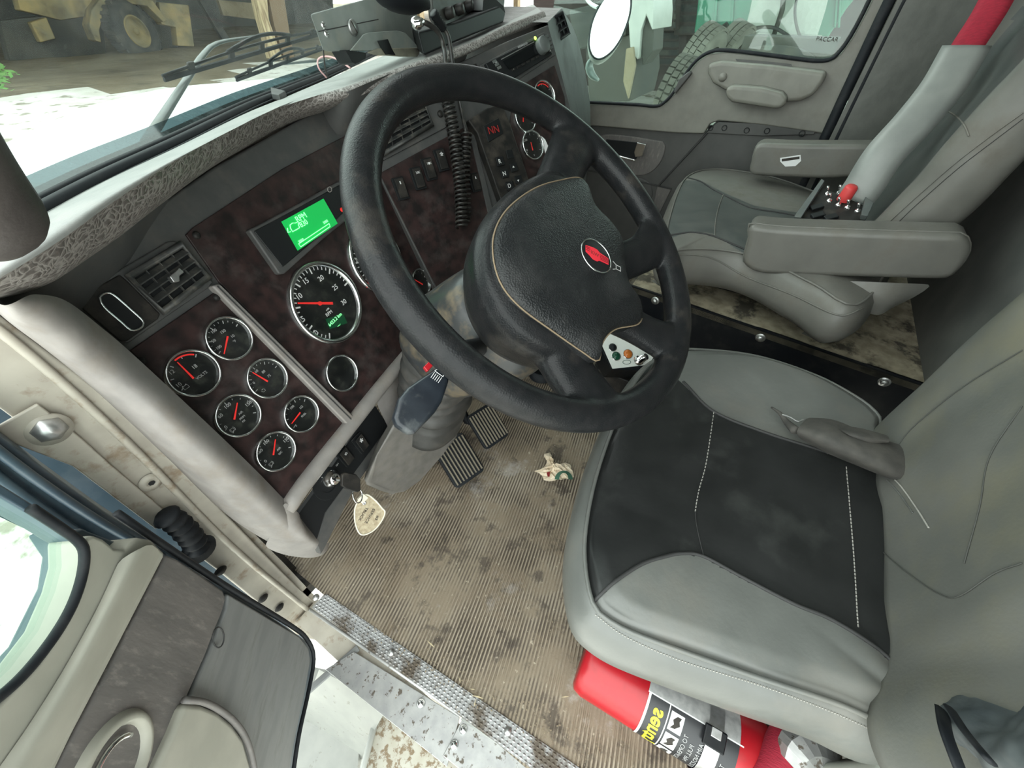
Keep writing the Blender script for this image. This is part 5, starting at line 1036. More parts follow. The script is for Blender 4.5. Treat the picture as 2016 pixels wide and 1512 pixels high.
# rear skirt flap
add('hinge_cover', g_grid([curve([on(x, y, 'x', xx) for x, y, xx in r], 12) for r in (((1590, 550, 1.0), (1740, 556, .99), (1840, 560, 1.02)), ((1640, 586, .985), (1740, 592, .97), (1800, 586, 1.0)), ((1690, 612, .99), (1730, 620, .985), (1756, 606, 1.0)))]), K['leatherp'], PSx, smooth=True, sub=1)
add('base_frame', g_box((1.34, -.02, PZ+.036), (.32, .26, .072)), K['blk'], PSx, bevel=.003)
# ---------- switch box lying on passenger seat
SB = thing('switch_box', on(1640, 425, 'z', .47), 'black steel box of toggle switches with a red cap lying on the passenger cushion', 'switch box')
sbp = Plane(on(1640, 405, 'z', .53), (-.25, .25, .93), (.9, -.3, .35))
q = [on(1560, 434, 'z', .475), on(1617, 362, 'z', .56), on(1714, 410, 'z', .53), on(1700, 436, 'z', .475)]
def sbq(px, py, off=0): return SBP(px, py, off)
SBP = Plane(on(1640, 405, 'z', .525), (-.35, .15, .92), (.5, -.85, .33))
add('box_body', g_prism([SBP(*p) for p in ((1560, 434), (1618, 368), (1712, 408), (1704, 434), (1690, 440), (1580, 440))], -SBP.N*.05), K['blackdirty'], SB, bevel=.002)
add('front_flange', g_prism([SBP(*p, .001) for p in ((1560, 436), (1614, 362), (1620, 366), (1574, 438))], SBP.N*.014), K['gunmetal'], SB, bevel=.001)
add('end_flange', g_prism([SBP(*p, .001) for p in ((1700, 396), (1716, 408), (1704, 434), (1692, 432))], SBP.N*.012), K['gunmetal'], SB, bevel=.001)
for px, py in ((1632, 392), (1650, 400), (1668, 405), (1688, 412), (1628, 378), (1652, 376)):
    p = SBP(px, py+4, .0); tg = add('toggle_switch', join([g_lathe([(0, .004), (.005, .004), (.006, 0)], p, SBP.N, 12), g_sweep([p+SBP.N*.003, p+SBP.N*.022+SBP.U*-.004], [.002, .003], 8)]), K['chromeb'], SB, smooth=True)
p = SBP(1660, 394, 0); add('red_cap', g_lathe([(0, .034), (.010, .034), (.013, .030), (.014, 0)], p, (SBP.N+V3((.2, -.2, 0))).normalized(), 20), mat('faded_red_cap', (.62, .05, .05), rough=.5), SB, smooth=True)
for px, py in ((1610, 424), (1636, 428), (1608, 408)): add('rocker', g_box(SBP(px, py, .004), (.026, .016, .008), SBP.U, SBP.V, SBP.N), K['black'], SB, bevel=.002)
# ---------- seat belt of passenger seat
BLt = thing('seat_belt', on(1900, 100, 'y', -.25), 'red shoulder belt with a grey padded sleeve across the passenger backrest', 'seat belt')
def ribbon(rows, w_, n): pass
def belt(pts, wd, nrm_, t=.003):
    c = curve(pts, 40); L_, R_2 = [], []
    for i, p in enumerate(c):
        tt_ = (c[min(i+1, 39)]-c[max(i-1, 0)]).normalized(); s_ = tt_.cross(nrm_).normalized(); L_.append(p+s_*wd/2); R_2.append(p-s_*wd/2)
    return g_grid([L_, [a.lerp(b_, .25)+nrm_*t for a, b_ in zip(L_, R_2)], [a.lerp(b_, .5)+nrm_*t*1.3 for a, b_ in zip(L_, R_2)], [a.lerp(b_, .75)+nrm_*t for a, b_ in zip(L_, R_2)], R_2])
tp0, tp1, tp2, tp3, tp4 = on(1960, -30, 'x', 1.50), on(1885, 110, 'x', 1.42), on(1840, 220, 'x', 1.34), on(1760, 320, 'x', 1.27), on(1690, 395, 'x', 1.24)
nn = (CAM-tp2).normalized()
o = add('red_webbing', belt([on(1990, -60, 'x', 1.46), on(1950, 20, 'x', 1.43), on(1905, 90, 'x', 1.40), on(1890, 118, 'x', 1.39)], .052, nn), K['redc'], BLt, smooth=True); solid(o, .003)
o = add('padded_sleeve', belt([on(1900, 95, 'x', 1.385), on(1856, 170, 'x', 1.34), on(1800, 240, 'x', 1.30), on(1740, 306, 'x', 1.27), on(1700, 368, 'x', 1.25), on(1682, 392, 'x', 1.245)], .072, nn, .006), mat('pale_grey_vinyl', (.20, .21, .20), (.24, .25, .235), rough=.4, scale=5, bump=.1, bscale=60), BLt, smooth=True); solid(o, .008)
# ================================================================== SMALL THINGS ON THE FLOOR
def pedal(cx, cy, h, ang, w_, l_, label):
    c = on(cx, cy, 'z', h); U = V3((math.cos(ang), math.sin(ang), 0)); V_3 = V3((-math.sin(ang)*.8, math.cos(ang)*.8, .6)).normalized(); N = U.cross(V_3)
    P = thing('foot_pedal', c, label, 'pedal', 'foot pedals')
    add('pedal_plate', g_prism(rrect(c, U, V_3, w_, l_, .012), -N*.012), K['rubber'], P, bevel=.002)
    k = 9
    add('grip_ribs', join([g_box(c+U*(w_*(-.42+.84*i/(k-1)))+N*.0018, (.0028, l_*.86, .0045), U, V_3, N) for i in range(k)]), mat('dusty_pedal_rib', (.22, .19, .14), rough=.8) if 'prib' not in K else K['prib'], P)
    add('pedal_arm', g_sweep([c-N*.008, c-N*.05+Y*.05+Z*.0, c+Y*.16+Z*.18], .011, 8), K['rubber'], P, smooth=True)
pedal(905, 905, .055, -.30, .088, .115, 'ribbed pedal pad nearer the driver door, below the grey column cover')
pedal(962, 838, .085, -.30, .080, .10, 'ribbed pedal pad further from the door, just under the lower wheel rim')
# crumpled paper
def crumple(name, pz_, h, n, mats, label, cat, seed=3, top=None):
    random.seed(seed); c = sum(pz_, V3((0, 0, 0)))/len(pz_); vs, fs = [c+Z*h], []
    m_ = len(pz_)
    for r_ in range(1, n+1):
        for i, p in enumerate(pz_):
            q = c.lerp(p, r_/n)+Z*(h*random.uniform(.0, 1.1)*(1.15-r_/n)+.002); vs.append(q+V3((random.uniform(-.002, .002), random.uniform(-.002, .002), 0)))
    for i in range(m_): fs.append((0, 1+i, 1+(i+1) % m_))
    for r_ in range(n-1):
        for i in range(m_): a = 1+r_*m_+i; b_ = 1+r_*m_+(i+1) % m_; fs.append((a, b_, b_+m_, a+m_))
    o = add(name, (vs, fs), K[mats], smooth=False); solid(o, .0006); return o
pp = curve([on(x, y, 'z', .004) for x, y in ((1076, 912), (1070, 898), (1082, 893), (1088, 910), (1094, 915), (1110, 918), (1116, 912), (1124, 922), (1128, 942), (1108, 945), (1074, 948), (1066, 936), (1052, 930), (1066, 926))], 44, True)
cr_ = crumple('crumpled_wrapper', pp, .022, 6, 'paper', '', '')
tag(cr_, 'crumpled cream paper wrapper with green and red print on the floor mat', 'wrapper')
add('green_print', g_grid([[on(1110+9*math.cos(a), 944-13*math.sin(a), 'z', .024) for a in [PI*i/10 for i in range(11)]], [on(1110+18*math.cos(a), 944-22*math.sin(a)*.8, 'z', .018) for a in [PI*i/10 for i in range(11)]]]), K['green'], cr_)
add('red_print', g_prism([on(x, y, 'z', .026) for x, y in ((1076, 930), (1083, 928), (1082, 938), (1078, 938))], (0, 0, -.001)), K['maroon'], cr_)
ps_ = add('plastic_scrap', g_prism([on(x, y, 'z', .014) for x, y in ((1165, 938), (1180, 922), (1186, 926), (1186, 940), (1179, 950), (1163, 941))], (0, 0, -.004)), K['plas'], bevel=.0015)
tag(ps_, 'small clear and white plastic scrap on the mat beside the driver seat front edge', 'scrap')
add('white_edge', g_prism([on(x, y, 'z', .0165) for x, y in ((1163, 941), (1166, 937), (1181, 946), (1179, 950))], (0, 0, -.004)), K['white'], ps_)
# straw bits
random.seed(11)
for k_, (px, py, a, ln) in enumerate(((940, 1372, 1.9, .022), (848, 1268, 1.5, .022), (935, 1384, .3, .014), (1160, 1358, .4, .012), (1112, 1372, 2.2, .014), (905, 1338, 1.0, .012), (930, 1357, 2.0, .010), (893, 1350, .2, .008), (1170, 1350, 1.4, .010))):
    p = on(px, py, 'z', .006); d = V3((math.cos(a), math.sin(a), 0))*ln/2
    tag(add('straw_fragment', g_prism([p-d-Z*.0005, p-d*.2+d.cross(Z)*.12, p+d, p+d.cross(Z)*-.1], (0, 0, .0012)), K['straw']), 'tiny pale straw fragment lying on the dirty rubber mat near the sill', 'straw', 'straw fragments on the mat')
gv = []
for i in range(420):
    t = random.random(); px, py = 700+480*t+random.gauss(0, 26), 1225+265*t+random.gauss(0, 16)
    if random.random() < .35: px, py = random.uniform(760, 1150), random.uniform(900, 1400)
    if px > 1125 and py < 1290: continue
    p = on(px, py, 'z', .003); r_ = random.uniform(.0007, .0021); gv.append(g_box(p, (r_, r_*random.uniform(.6, 1.6), r_*.8), V3((math.cos(i), math.sin(i), 0)), V3((-math.sin(i), math.cos(i), 0)), Z))
o = add('grit', join(gv), mat('grit', (.35, .29, .2), (.16, .12, .08), rough=.9, scale=300)); tag(o, 'loose grit and crumbs scattered over the ribbed mat', 'grit'); o['kind'] = 'stuff'
# ------------------------------------------------ brake controller on floor beside console
EZ = .17
BC = thing('brake_control_box', on(1232, 710, 'z', EZ), 'black box with white face, coloured lenses and chrome switch, seen through wheel spokes', 'control box')
fp = Plane(on(1232, 700, 'z', EZ), (-.35, -.35, .87), (.75, -.66, .04))
add('case', g_prism([fp(x, y) for x, y in ((1160, 640), (1222, 630), (1300, 690), (1290, 730), (1204, 728))], -fp.N*.07), K['blk'], BC, bevel=.002)
add('white_face', g_prism([fp(x, y, .001) for x, y in ((1172, 650), (1222, 640), (1292, 696), (1276, 718), (1206, 726))], -fp.N*.001), mat('white_face_plate', (.8, .82, .78), rough=.35), BC)
for nm, px, py, m_, r_ in (('dark_lens', 1206, 684, 'rubber', .011), ('green_lens', 1213, 701, 'greenl', .012), ('amber_lens', 1236, 697, 'amber', .013)):
    add(nm, g_lathe([(0, .008), (r_*.6, .007), (r_*.95, .003), (r_, .001)], fp(px, py), fp.N, 24), K[m_], BC, smooth=True); add('lens_ring', g_sweep([fp(px, py, .002)+fp.U*(r_*math.cos(a))+fp.V*(r_*math.sin(a)) for a in [2*PI*i/24 for i in range(24)]], .0015, 6, closed=True), K['chrome'], BC, smooth=True)
add('chrome_switch', g_lathe([(0, .03), (.009, .03), (.011, .012), (.014, .010), (.015, 0)], fp(1256, 710), (fp.N+V3((.3, -.3, 0))).normalized(), 20), K['chromeb'], BC, smooth=True)
add('face_print', g_sweep([fp(1234+8*math.cos(a), 713+4*math.sin(a), .0012) for a in [2*PI*i/20 for i in range(20)]], .0007, 5, closed=True), K['greenl'], BC)
add('floor_stand', g_box(on(1225, 750, 'z', .04)+V3((.03, .02, .0)), (.13, .14, .08)), K['blackdirty'], BC, bevel=.004)
# shift tower boot and dark hole near firewall
HB = thing('rubber_floor_grommet', on(1068, 728, 'z', .03), 'round black rubber grommet on the floor seen left of the lower wheel spoke', 'grommet')
add('ring', g_lathe([(.022, -.0), (.026, .028), (.034, .030), (.04, .0)], on(1066, 738, 'z', .012), Z, 26), K['rubber'], HB, smooth=True); add('cap', g_lathe([(0, .018), (.024, .018)], on(1066, 738, 'z', .012), Z, 26), K['black'], HB)
# black frame ahead of passenger platform
add('dog_house_side', g_prism([V3((.78, .60, .0)), V3((.86, .36, 0)), V3((.86, .36, .24)), V3((.80, .58, .32))], (.04, .02, 0)), K['blk'], bx, bevel=.004)

# ------------------------------------------------ fire extinguisher under the seat
FE = thing('fire_extinguisher', on(1200, 1345, 'z', .075), 'red fire extinguisher with black label lying under the near edge of the driver seat', 'fire extinguisher')
ea, eb = on(1158, 1290, 'z', .105), on(1530, 1500, 'z', .105)
ea.z = eb.z = .07; R_e = .052
ea = V3((.185, -.005, .085)); eb = V3((.255, -.42, .085)); 
A_1 = on(1147, 1298, 'z', .10); ax_ = (on(1420, 1462, 'z', .10)-A_1); ax_.z = 0; ax_.normalize()
sd_ = ax_.cross(Z).normalized(); sd_ = sd_ if sd_.x > 0 else -sd_
base = A_1+sd_*.012; base.z = .062
def ep(t, ang, r=R_e): return base+ax_*t+(Z*math.sin(ang)+(-sd_)*math.cos(ang))*r
add('cylinder', g_lathe([(0, .004), (R_e*.8, 0), (R_e*.93, .004), (R_e, .016), (R_e, .27), (R_e*.9, .30), (R_e*.6, .325), (.018, .335), (.018, .35)], base, ax_, 48), K['redp'], FE, smooth=True)
def wrap(t0, t1, a0, a1, r): return g_grid([[ep(t0+(t1-t0)*i/6, a0+(a1-a0)*j/20, r) for j in range(21)] for i in range(7)])
d2 = math.radians
add('black_label', wrap(.108, .235, d2(-30), d2(84), R_e+.0006), K['label'], FE, smooth=True)
add('silver_label', wrap(.104, .235, d2(84), d2(150), R_e+.0008), K['silver'], FE, smooth=True)
add('white_border', join([wrap(.1055, .109, d2(-30), d2(84), R_e+.0010), wrap(.137, .1385, d2(-20), d2(84), R_e+.0010), wrap(.104, .24, d2(83), d2(85), R_e+.001)]), K['white'], FE, smooth=True)
def etext(name, s_, t, ang, size, m_, ext=.0002, bold=0):
    # letters bent round the cylinder: baseline runs around it
    cu = bpy.data.curves.new('t', 'FONT'); cu.body = s_; cu.size = size; cu.align_x = 'CENTER'; cu.align_y = 'CENTER'; cu.offset = bold; cu.resolution_u = 3
    o = bpy.data.objects.new('t', cu); COL.objects.link(o); bpy.context.view_layer.update(); me = bpy.data.meshes.new_from_object(o); bpy.data.objects.remove(o)
    for v in me.vertices: v.co = ep(t-v.co.y, ang-v.co.x/R_e, R_e+.0012) if True else v.co
    me.materials.clear(); return link(name, me, K[m_], FE)
etext('brand_lettering', 'sentry', .122, d2(30), .028, 'yellow', bold=.0007)
for i in range(3):
    a0 = d2(-14+32*i); add('pictogram_panel', wrap(.141, .160, a0, a0+d2(27), R_e+.0011), K['white'], FE, smooth=True)
    add('pictogram', g_grid([[ep(.144+.013*t, a0+d2(27)*u, R_e+.0016) for u, t in ((.15, 0), (.4, .3), (.6, .1), (.85, .5))], [ep(.144+.013*t, a0+d2(27)*u, R_e+.0016) for u, t in ((.2, .5), (.45, .95), (.65, .8), (.85, .95))]]), K['ink'], FE)
for i, s_ in enumerate(('TO OPERATE', 'PULL PIN', 'AIM NOZZLE', 'SQUEEZE LEVER', 'SWEEP SIDE', 'TO SIDE')): etext('small_print', s_, .168+.0105*i, d2(30), .0085, 'dimw')
# strap with buckle
add('steel_strap', wrap(.192, .212, d2(-60), d2(190), R_e+.0032), K['steel'], FE, smooth=True)
add('strap_buckle', g_box(ep(.200, d2(74), R_e+.008), (.030, .026, .006), ax_, (Z*math.cos(d2(74))+sd_*math.sin(d2(74))).normalized(), (Z*math.sin(d2(74))-sd_*math.cos(d2(74))).normalized()), K['blk'], FE, bevel=.002)
add('buckle_tongue', g_box(ep(.200, d2(80), R_e+.012), (.014, .012, .004), ax_, (Z*math.cos(d2(80))+sd_*math.sin(d2(80))).normalized(), (Z*math.sin(d2(80))-sd_*math.cos(d2(80))).normalized()), K['steel'], FE, bevel=.001)
BRK = thing('extinguisher_bracket', on(1430, 1440, 'z', .1), 'grey perforated metal bracket behind the fire extinguisher', 'bracket')
q0 = base+ax_*.16+sd_*(R_e+.008); q1 = base+ax_*.33+sd_*(R_e+.008)
add('back_plate', g_prism([q0+Z*-.05, q1+Z*-.05, q1+Z*.052, q0+Z*.052], sd_*.003), K['steel'], BRK)
add('folded_rail', g_prism([q0+Z*.052, q1+Z*.052, q1+Z*.052-sd_*-.012, q0+Z*.052-sd_*-.012], Z*.003), K['silver'], BRK)
# red cloth at the bottom edge, rear of extinguisher
RC = add('red_cloth', g_sweep(curve([base+ax_*.262+sd_*.04+Z*.02-sd_*.07, base+ax_*.275-sd_*.02+Z*.045, base+ax_*.30+sd_*.03+Z*.050, base+ax_*.33+sd_*.08+Z*.03, base+ax_*.34+sd_*.12+Z*-.02], 30), [.012+.018*math.sin(PI*i/29) for i in range(30)], 20), K['redc'], smooth=True)
tag(RC, 'bunched red cloth behind the fire extinguisher at the bottom of the view', 'cloth')
# grey storage box and seat foot behind
GB = thing('storage_box', V3((.10, -.38, .0)), 'pale grey green box under the rear of the driver seat', 'box')
add('box_body', g_prism([on(x, y, 'z', .27) for x, y in ((1725, 1494), (1820, 1480), (1900, 1500), (1990, 1640), (1720, 1640))], (0, 0, -.24)), mat('pale_green_plastic', (.32, .34, .30), rough=.5), GB, bevel=.006)
SF = add('seat_foot_casting', g_sweep(curve([on(1560, 1510, 'z', .13), on(1590, 1480, 'z', .14), on(1640, 1500, 'z', .14)], 10), [.02, .024, .028, .03, .03, .03, .028, .026, .024, .02], 8), K['alu'], smooth=False)
tag(SF, 'scuffed metal casting of the seat base under the cushion edge', 'casting')
HK = tag(add('seat_cover_hook', g_sweep(curve([on(1135, 1190, 'z', .34), on(1126, 1198, 'z', .335), on(1124, 1208, 'z', .33), on(1132, 1216, 'z', .33)], 12), .0014, 6), K['chromeb'], smooth=True), 'tiny white wire hook poking out below the front corner of the driver cushion', 'hook')

# ================================================================== OUTSIDE
GZ = -1.1
def big(name, g, m_, label=None, cat=None, group=None, **k):
    o = add(name, g, K[m_], **k)
    if label: tag(o, label, cat, group)
    return o
from mathutils import noise as nz
rows = []
for i in range(61):
    yy = -20+70*i/60; rows.append([V3((-25+75*k/60, yy, GZ+.12*nz.noise(V3((k*.4, i*.4, 0)))+(.03*max(0, yy-8)))) for k in range(61)])
gm = mk(*g_grid(rows)); go = link('ground', gm, K['gravel'], smooth=True); go['kind'] = 'structure'; gm.materials.append(K['mudg'])
for f in gm.polygons:
    if f.center.y > 15.5+1.5*math.sin(f.center.x*.7) : f.material_index = 1
# truck's own hood and cowl
HD = thing('truck_hood', (1, 1.8, .6), 'white sloping hood of the truck ahead of the windscreen', 'hood')
def hp3(x, y): 
    return V3((x, y, .735-.10*(y-.9)-.16*((x-1.15)/.95)**2*(.4+.4*(y-.8))-(.5*max(0, abs(x-1.15)-.75)**1.3)))
add('hood_skin', g_grid([[hp3(.28+1.75*k/24, .93+1.7*i/20) for k in range(25)] for i in range(21)]), K['hood'], HD, smooth=True)
CW = [[p+V3((-.01, .05+.0*k, .00)) for p in gb] for k in (0,)]
add('cowl', g_grid([[p+V3((-.004, .046, .002)) for p in gb], [p+V3((-.02, .12, -.02)) for p in gb], [p+V3((-.03, .17, -.06)) for p in gb]]), mat('weathered_cowl', (.20, .25, .26), (.30, .34, .34), rough=.6, scale=20), HD, smooth=True)
# wipers
def wiper(A, B, arm, tilt, label):
    W = thing('windscreen_wiper', A, label, 'wiper', None)
    d = (B-A).normalized(); up_ = V3((0, -.45, .9)); n_ = d.cross(up_).normalized(); u2 = (up_-d*up_.dot(d)).normalized()
    add('blade_rubber', g_prism([A, B, B+u2*.006, A+u2*.006], n_*.003), K['rubber'], W)
    add('blade_spine', g_sweep([A.lerp(B, i/12)+u2*(.007+.008*math.sin(PI*i/12)) for i in range(13)], .0022, 6), K['black'], W, smooth=True)
    add('blade_bridge', g_sweep([A.lerp(B, .30+.4*i/8)+u2*(.015+.012*math.sin(PI*i/8)) for i in range(9)], .003, 6), K['black'], W, smooth=True)
    for t in (.12, .32, .5, .68, .88): add('claw', g_box(A.lerp(B, t)+u2*.010, (.014, .005, .011), d, n_, u2), K['blackdirty'], W, bevel=.002)
    add('wiper_arm', g_sweep(curve(arm, 20), [.0085-.004*i/19 for i in range(20)], 8, flat=.5), K['gunmetal'], W, smooth=True)
wy = 1.0
A0, B0 = on(322, 160, 'y', .83), on(640, 66, 'y', 1.02)
wiper(A0, B0, [on(290, 278, 'y', .70), on(330, 215, 'y', .78), on(372, 150, 'y', .86), on(400, 108, 'y', .90), on(430, 84, 'y', .93), on(500, 72, 'y', .96)], 0, 'windscreen wiper with long arm standing up nearest the driver door')
A1_, B1_ = on(464, 160, 'y', 1.02), on(640, 96, 'y', 1.22)
wiper(A1_, B1_, [on(640, 118, 'y', 1.25), on(600, 122, 'y', 1.2), on(560, 126, 'y', 1.14)], 0, 'second windscreen wiper blade lying behind the first, beyond the hood edge')
# loader in the shed
LD = thing('wheel_loader', on(262, 118, 'y', 22), 'muddy yellow wheel loader with one big tyre showing, parked under the dark shed', 'loader')
ly = 22
wc2 = on(262, 62, 'y', ly); wr = (on(262, 62, 'y', ly)-on(262, 116, 'y', ly)).length
wx_ = V3((.35, -1, 0)).normalized()
add('tyre', g_lathe([(wr*.52, .20), (wr*.62, .24), (wr*.85, .25), (wr*.97, .17), (wr, .05), (wr, -.3), (wr*.8, -.4)], wc2, wx_, 48), K['tyre'], LD, smooth=True)
tl = []
for i in range(26):
    a = 2*PI*i/26; r1 = V3((0, 0, 1)); s_ = wx_.cross(Z).normalized(); d = Z*math.cos(a)+s_*math.sin(a); tl.append(g_box(wc2+d*wr*1.0+wx_*(-.05), (.09, .10, .42), d, wx_.cross(d), wx_))
add('tread_lugs', join(tl), K['tyre'], LD)
add('rim', g_lathe([(0, .12), (wr*.16, .13), (wr*.2, .06), (wr*.40, .08), (wr*.46, .20), (wr*.52, .22), (wr*.53, .15)], wc2, wx_, 40), K['loader'], LD, smooth=True)
add('hub', g_lathe([(0, .2), (wr*.1, .19), (wr*.13, .1)], wc2, wx_, 20), K['loader'], LD, smooth=True)
def yp(y, m_, name, pts, d=.5, par=LD): return add(name, g_prism([on(a, b_, 'y', y) for a, b_ in pts], (0, d, 0)), K[m_], par, bevel=.03)
yp(ly-.1, 'loader', 'fender', [(180, 20), (195, 0), (240, -8), (300, 0), (330, 40), (322, 44), (290, 12), (240, 6), (206, 20), (196, 60), (200, 84), (188, 80), (176, 50)], .6)
yp(ly+.4, 'loader', 'body', [(30, -20), (180, -20), (186, 30), (120, 40), (40, 20)]); yp(ly+.3, 'loader', 'engine_cover', [(260, -30), (312, -30), (306, 20), (280, 8)])
yp(ly+.2, 'loader', 'counterweight', [(312, 4), (372, 10), (383, 92), (350, 90), (346, 54), (318, 48)]); yp(ly+.5, 'darksteel', 'chassis', [(0, 40), (200, 20), (210, 110), (20, 120)]); yp(ly+.2, 'loader', 'step', [(60, 44), (92, 34), (110, 76), (80, 84)]); yp(ly+.6, 'darksteel', 'rear_frame', [(296, 40), (360, 60), (350, 98), (310, 98)])
# wooden post and shed
PT = thing('timber_post', on(556, 116, 'y', 17), 'pale split timber post of the shed', 'post')
add('post', g_prism([on(x, y, 'y', 17) for x, y in ((500, -30), (524, -30), (530, 40), (558, 118), (536, 116), (512, 30))], (0, .35, 0)), K['timber'], PT, bevel=.02)
add('side_board', g_prism([on(x, y, 'y', 17.05) for x, y in ((524, -30), (556, -30), (570, 60), (580, 112), (560, 116), (540, 50))], (0, .2, 0)), mat('brown_board', (.16, .11, .07), rough=.85), PT, bevel=.02)
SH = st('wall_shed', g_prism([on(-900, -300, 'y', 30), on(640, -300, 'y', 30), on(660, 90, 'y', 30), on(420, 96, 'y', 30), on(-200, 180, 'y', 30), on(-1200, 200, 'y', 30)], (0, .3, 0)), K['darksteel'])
for i, q in enumerate((((392, 0), (404, 0), (452, 76), (440, 80)), ((430, 0), (520, 8), (516, 40), (440, 30)))):
    tag(add('scrap_beam', g_prism([on(x, y, 'y', 24) for x, y in q], (0, .2, 0)), K['tyre'] if i == 0 else K['mudg']), ('thin dark beam leaning in the shed beside the loader', 'brown plank stack in the shed left of the timber post')[i], 'beam')
bm_ = []
random.seed(5)
for i in range(260):
    p = on(random.gauss(-14, 14), random.gauss(152, 12), 'y', 9+random.random()*1.5); s_ = .04+.05*random.random(); a = random.random()*6; d = V3((math.cos(a), math.sin(a), random.random()-.3)).normalized(); e = d.cross(V3((random.random(), random.random(), 1))).normalized()
    bm_.append(([p-d*s_, p+e*s_*.4, p+d*s_, p-e*s_*.4], [(0, 1, 2, 3)]))
tag(big('bush', join(bm_), 'leaf'), 'small green bush at the left edge beyond the gravel', 'bush')
# ---- passenger side outside
def xp(x, m_, name, pts, d, par, bevel=.01): return add(name, g_prism([on(a, b_, 'x', x) for a, b_ in pts], (d, 0, 0)), K[m_], par, bevel=bevel)
MR = thing('side_mirror', on(1200, 40, 'x', 2.05), 'round convex side mirror outside the passenger window reflecting white sky', 'mirror')
mc = on(1197, 52, 'x', 2.05); mn = (V3((-.25, .1, .85))-V3((0, 0, 0))); mn = V3((-.66, -.40, .66)).normalized()
mu = mn.cross(Z).normalized(); mv = mu.cross(mn)
mpl = Plane(mc, mn, mu)
mo = curve([mpl(x, y) for x, y in ((1162, 100), (1160, 80), (1166, 46), (1180, 14), (1200, -12), (1222, -22), (1238, -10), (1241, 10), (1236, 40), (1222, 76), (1204, 102), (1184, 116), (1170, 114))], 60, True)
add('mirror_face', g_prism([p+mn*.004 for p in mo], mn*-.003), K['mirror'], MR)
cm = sum(mo, V3((0, 0, 0)))/60
vs, fs = g_grid([[cm.lerp(p, s_)-mn*w_ for p in mo] for s_, w_ in ((1.0, -.006), (1.05, -.004), (1.06, .01), (1.0, .03), (.7, .055), (.3, .065))], True); fs.append(tuple(range(5*60, 6*60)))
add('housing', (vs, fs), K['wpaint'], MR, smooth=True)
add('rim_bead', g_sweep([cm.lerp(p, 1.02)+mn*.004 for p in mo], .004, 8, closed=True), K['rubber'], MR, smooth=True)
add('mount_tube', g_sweep(curve([on(1140, -30, 'x', 2.1), on(1160, 4, 'x', 2.1), on(1180, 16, 'x', 2.1)], 10), .008, 8), K['chrome'], MR, smooth=True)
M2 = thing('lower_convex_mirror', on(1170, 140, 'x', 2.0), 'small grey spot mirror below the big round mirror outside the passenger window', 'mirror')
add('shell', g_sweep(curve([on(1168, 112, 'x', 2.0), on(1160, 130, 'x', 2.0), on(1166, 148, 'x', 2.0), on(1178, 158, 'x', 2.0)], 12), [.006+.022*math.sin(PI*(i+2)/14) for i in range(12)], 12, flat=.5), mat('hazy_grey_shell', (.25, .29, .28), rough=.35), M2, smooth=True)
# neighbouring white truck
WT = thing('white_truck', on(1250, 120, 'x', 4.6), 'white truck fender with dark wheel arch parked beside the passenger door', 'truck')
xp(4.6, 'wpaint', 'fender', [(1228, -60), (1280, -60), (1286, 20), (1284, 60), (1272, 30), (1262, 60), (1258, 110), (1254, 118), (1240, 92), (1236, 30)], .6, WT)
xp(4.75, 'darksteel', 'engine_block', [(1150, 70), (1246, 70), (1250, 150), (1240, 200), (1160, 200)], .8, WT)
xp(4.65, 'darksteel', 'wheel_arch', [(1262, 60), (1274, 24), (1288, 40), (1286, 100), (1264, 130)], .3, WT)
xp(4.5, 'mudg', 'rust_stain_bracket', [(1232, 96), (1246, 92), (1250, 130), (1236, 196), (1226, 160)], .05, WT)
xp(4.72, 'darksteel', 'front_bumper', [(1120, 20), (1160, 10), (1230, -20), (1232, 70), (1130, 100)], .3, WT)
# dark plank wall, containers
dark_w = st('wall_yard', g_prism([on(1050, -200, 'x', 14), on(2300, -200, 'x', 14), on(2300, 190, 'x', 14), on(1050, 205, 'x', 14)], (.3, 0, 0)), K['dwood'])
for i, (x0, x1, y0, y1) in enumerate(((1290, 1330, -10, 60), (1332, 1376, -14, 70), (1290, 1336, 64, 130))):
    c_ = thing('wooden_crate', on((x0+x1)/2, y1, 'x', 12), ('dark wooden crate nearest the white truck fender, upper one', 'dark wooden crate beside the green container', 'dark wooden crate nearest the white truck fender, lower one')[i], 'crate')
    xp(12+.5*i, 'dwood', 'body', [(x0, y0), (x1, y0), (x1-3, y1), (x0-6, y1)], .8, c_, .02)
    for t in range(4): xp(11.95+.5*i, 'tyre', 'slat', [(x0, y0+(y1-y0)*(t+.1)/4), (x1, y0+(y1-y0)*(t+.1)/4), (x1, y0+(y1-y0)*(t+.75)/4), (x0, y0+(y1-y0)*(t+.75)/4)], .04, c_, .0)
for i, q in enumerate((((1378, -40), (1398, -40), (1486, -40), (1478, 66), (1366, 66), (1372, 20)), ((1640, -40), (1712, -40), (1664, 20), (1620, 88), (1598, 92), (1616, 30)))):
    c_ = thing('green_container', on(q[0][0], 66, 'x', 10), ('big green steel container seen in the middle of the passenger window', 'green steel container at the right end of the passenger window')[i], 'container')
    xp(10, 'cgreen', 'body', q, 1.2, c_, .03)
    for t in (.3, .6): xp(9.94, 'cgreen', 'rib', [(q[0][0]+(q[2][0]-q[0][0])*t, -40), (q[0][0]+(q[2][0]-q[0][0])*t+5, -40), (q[0][0]+(q[2][0]-q[0][0])*t-1, 55), (q[0][0]+(q[2][0]-q[0][0])*t-6, 55)], .06, c_, .01)
c_ = thing('white_tank_panel', on(1550, 80, 'x', 9.3), 'white textured metal panel with hoses behind the passenger window', 'panel')
xp(9.3, 'wpanel', 'panel', [(1488, -40), (1638, -40), (1624, 20), (1604, 84), (1460, 86), (1476, 20)], .2, c_, .01)
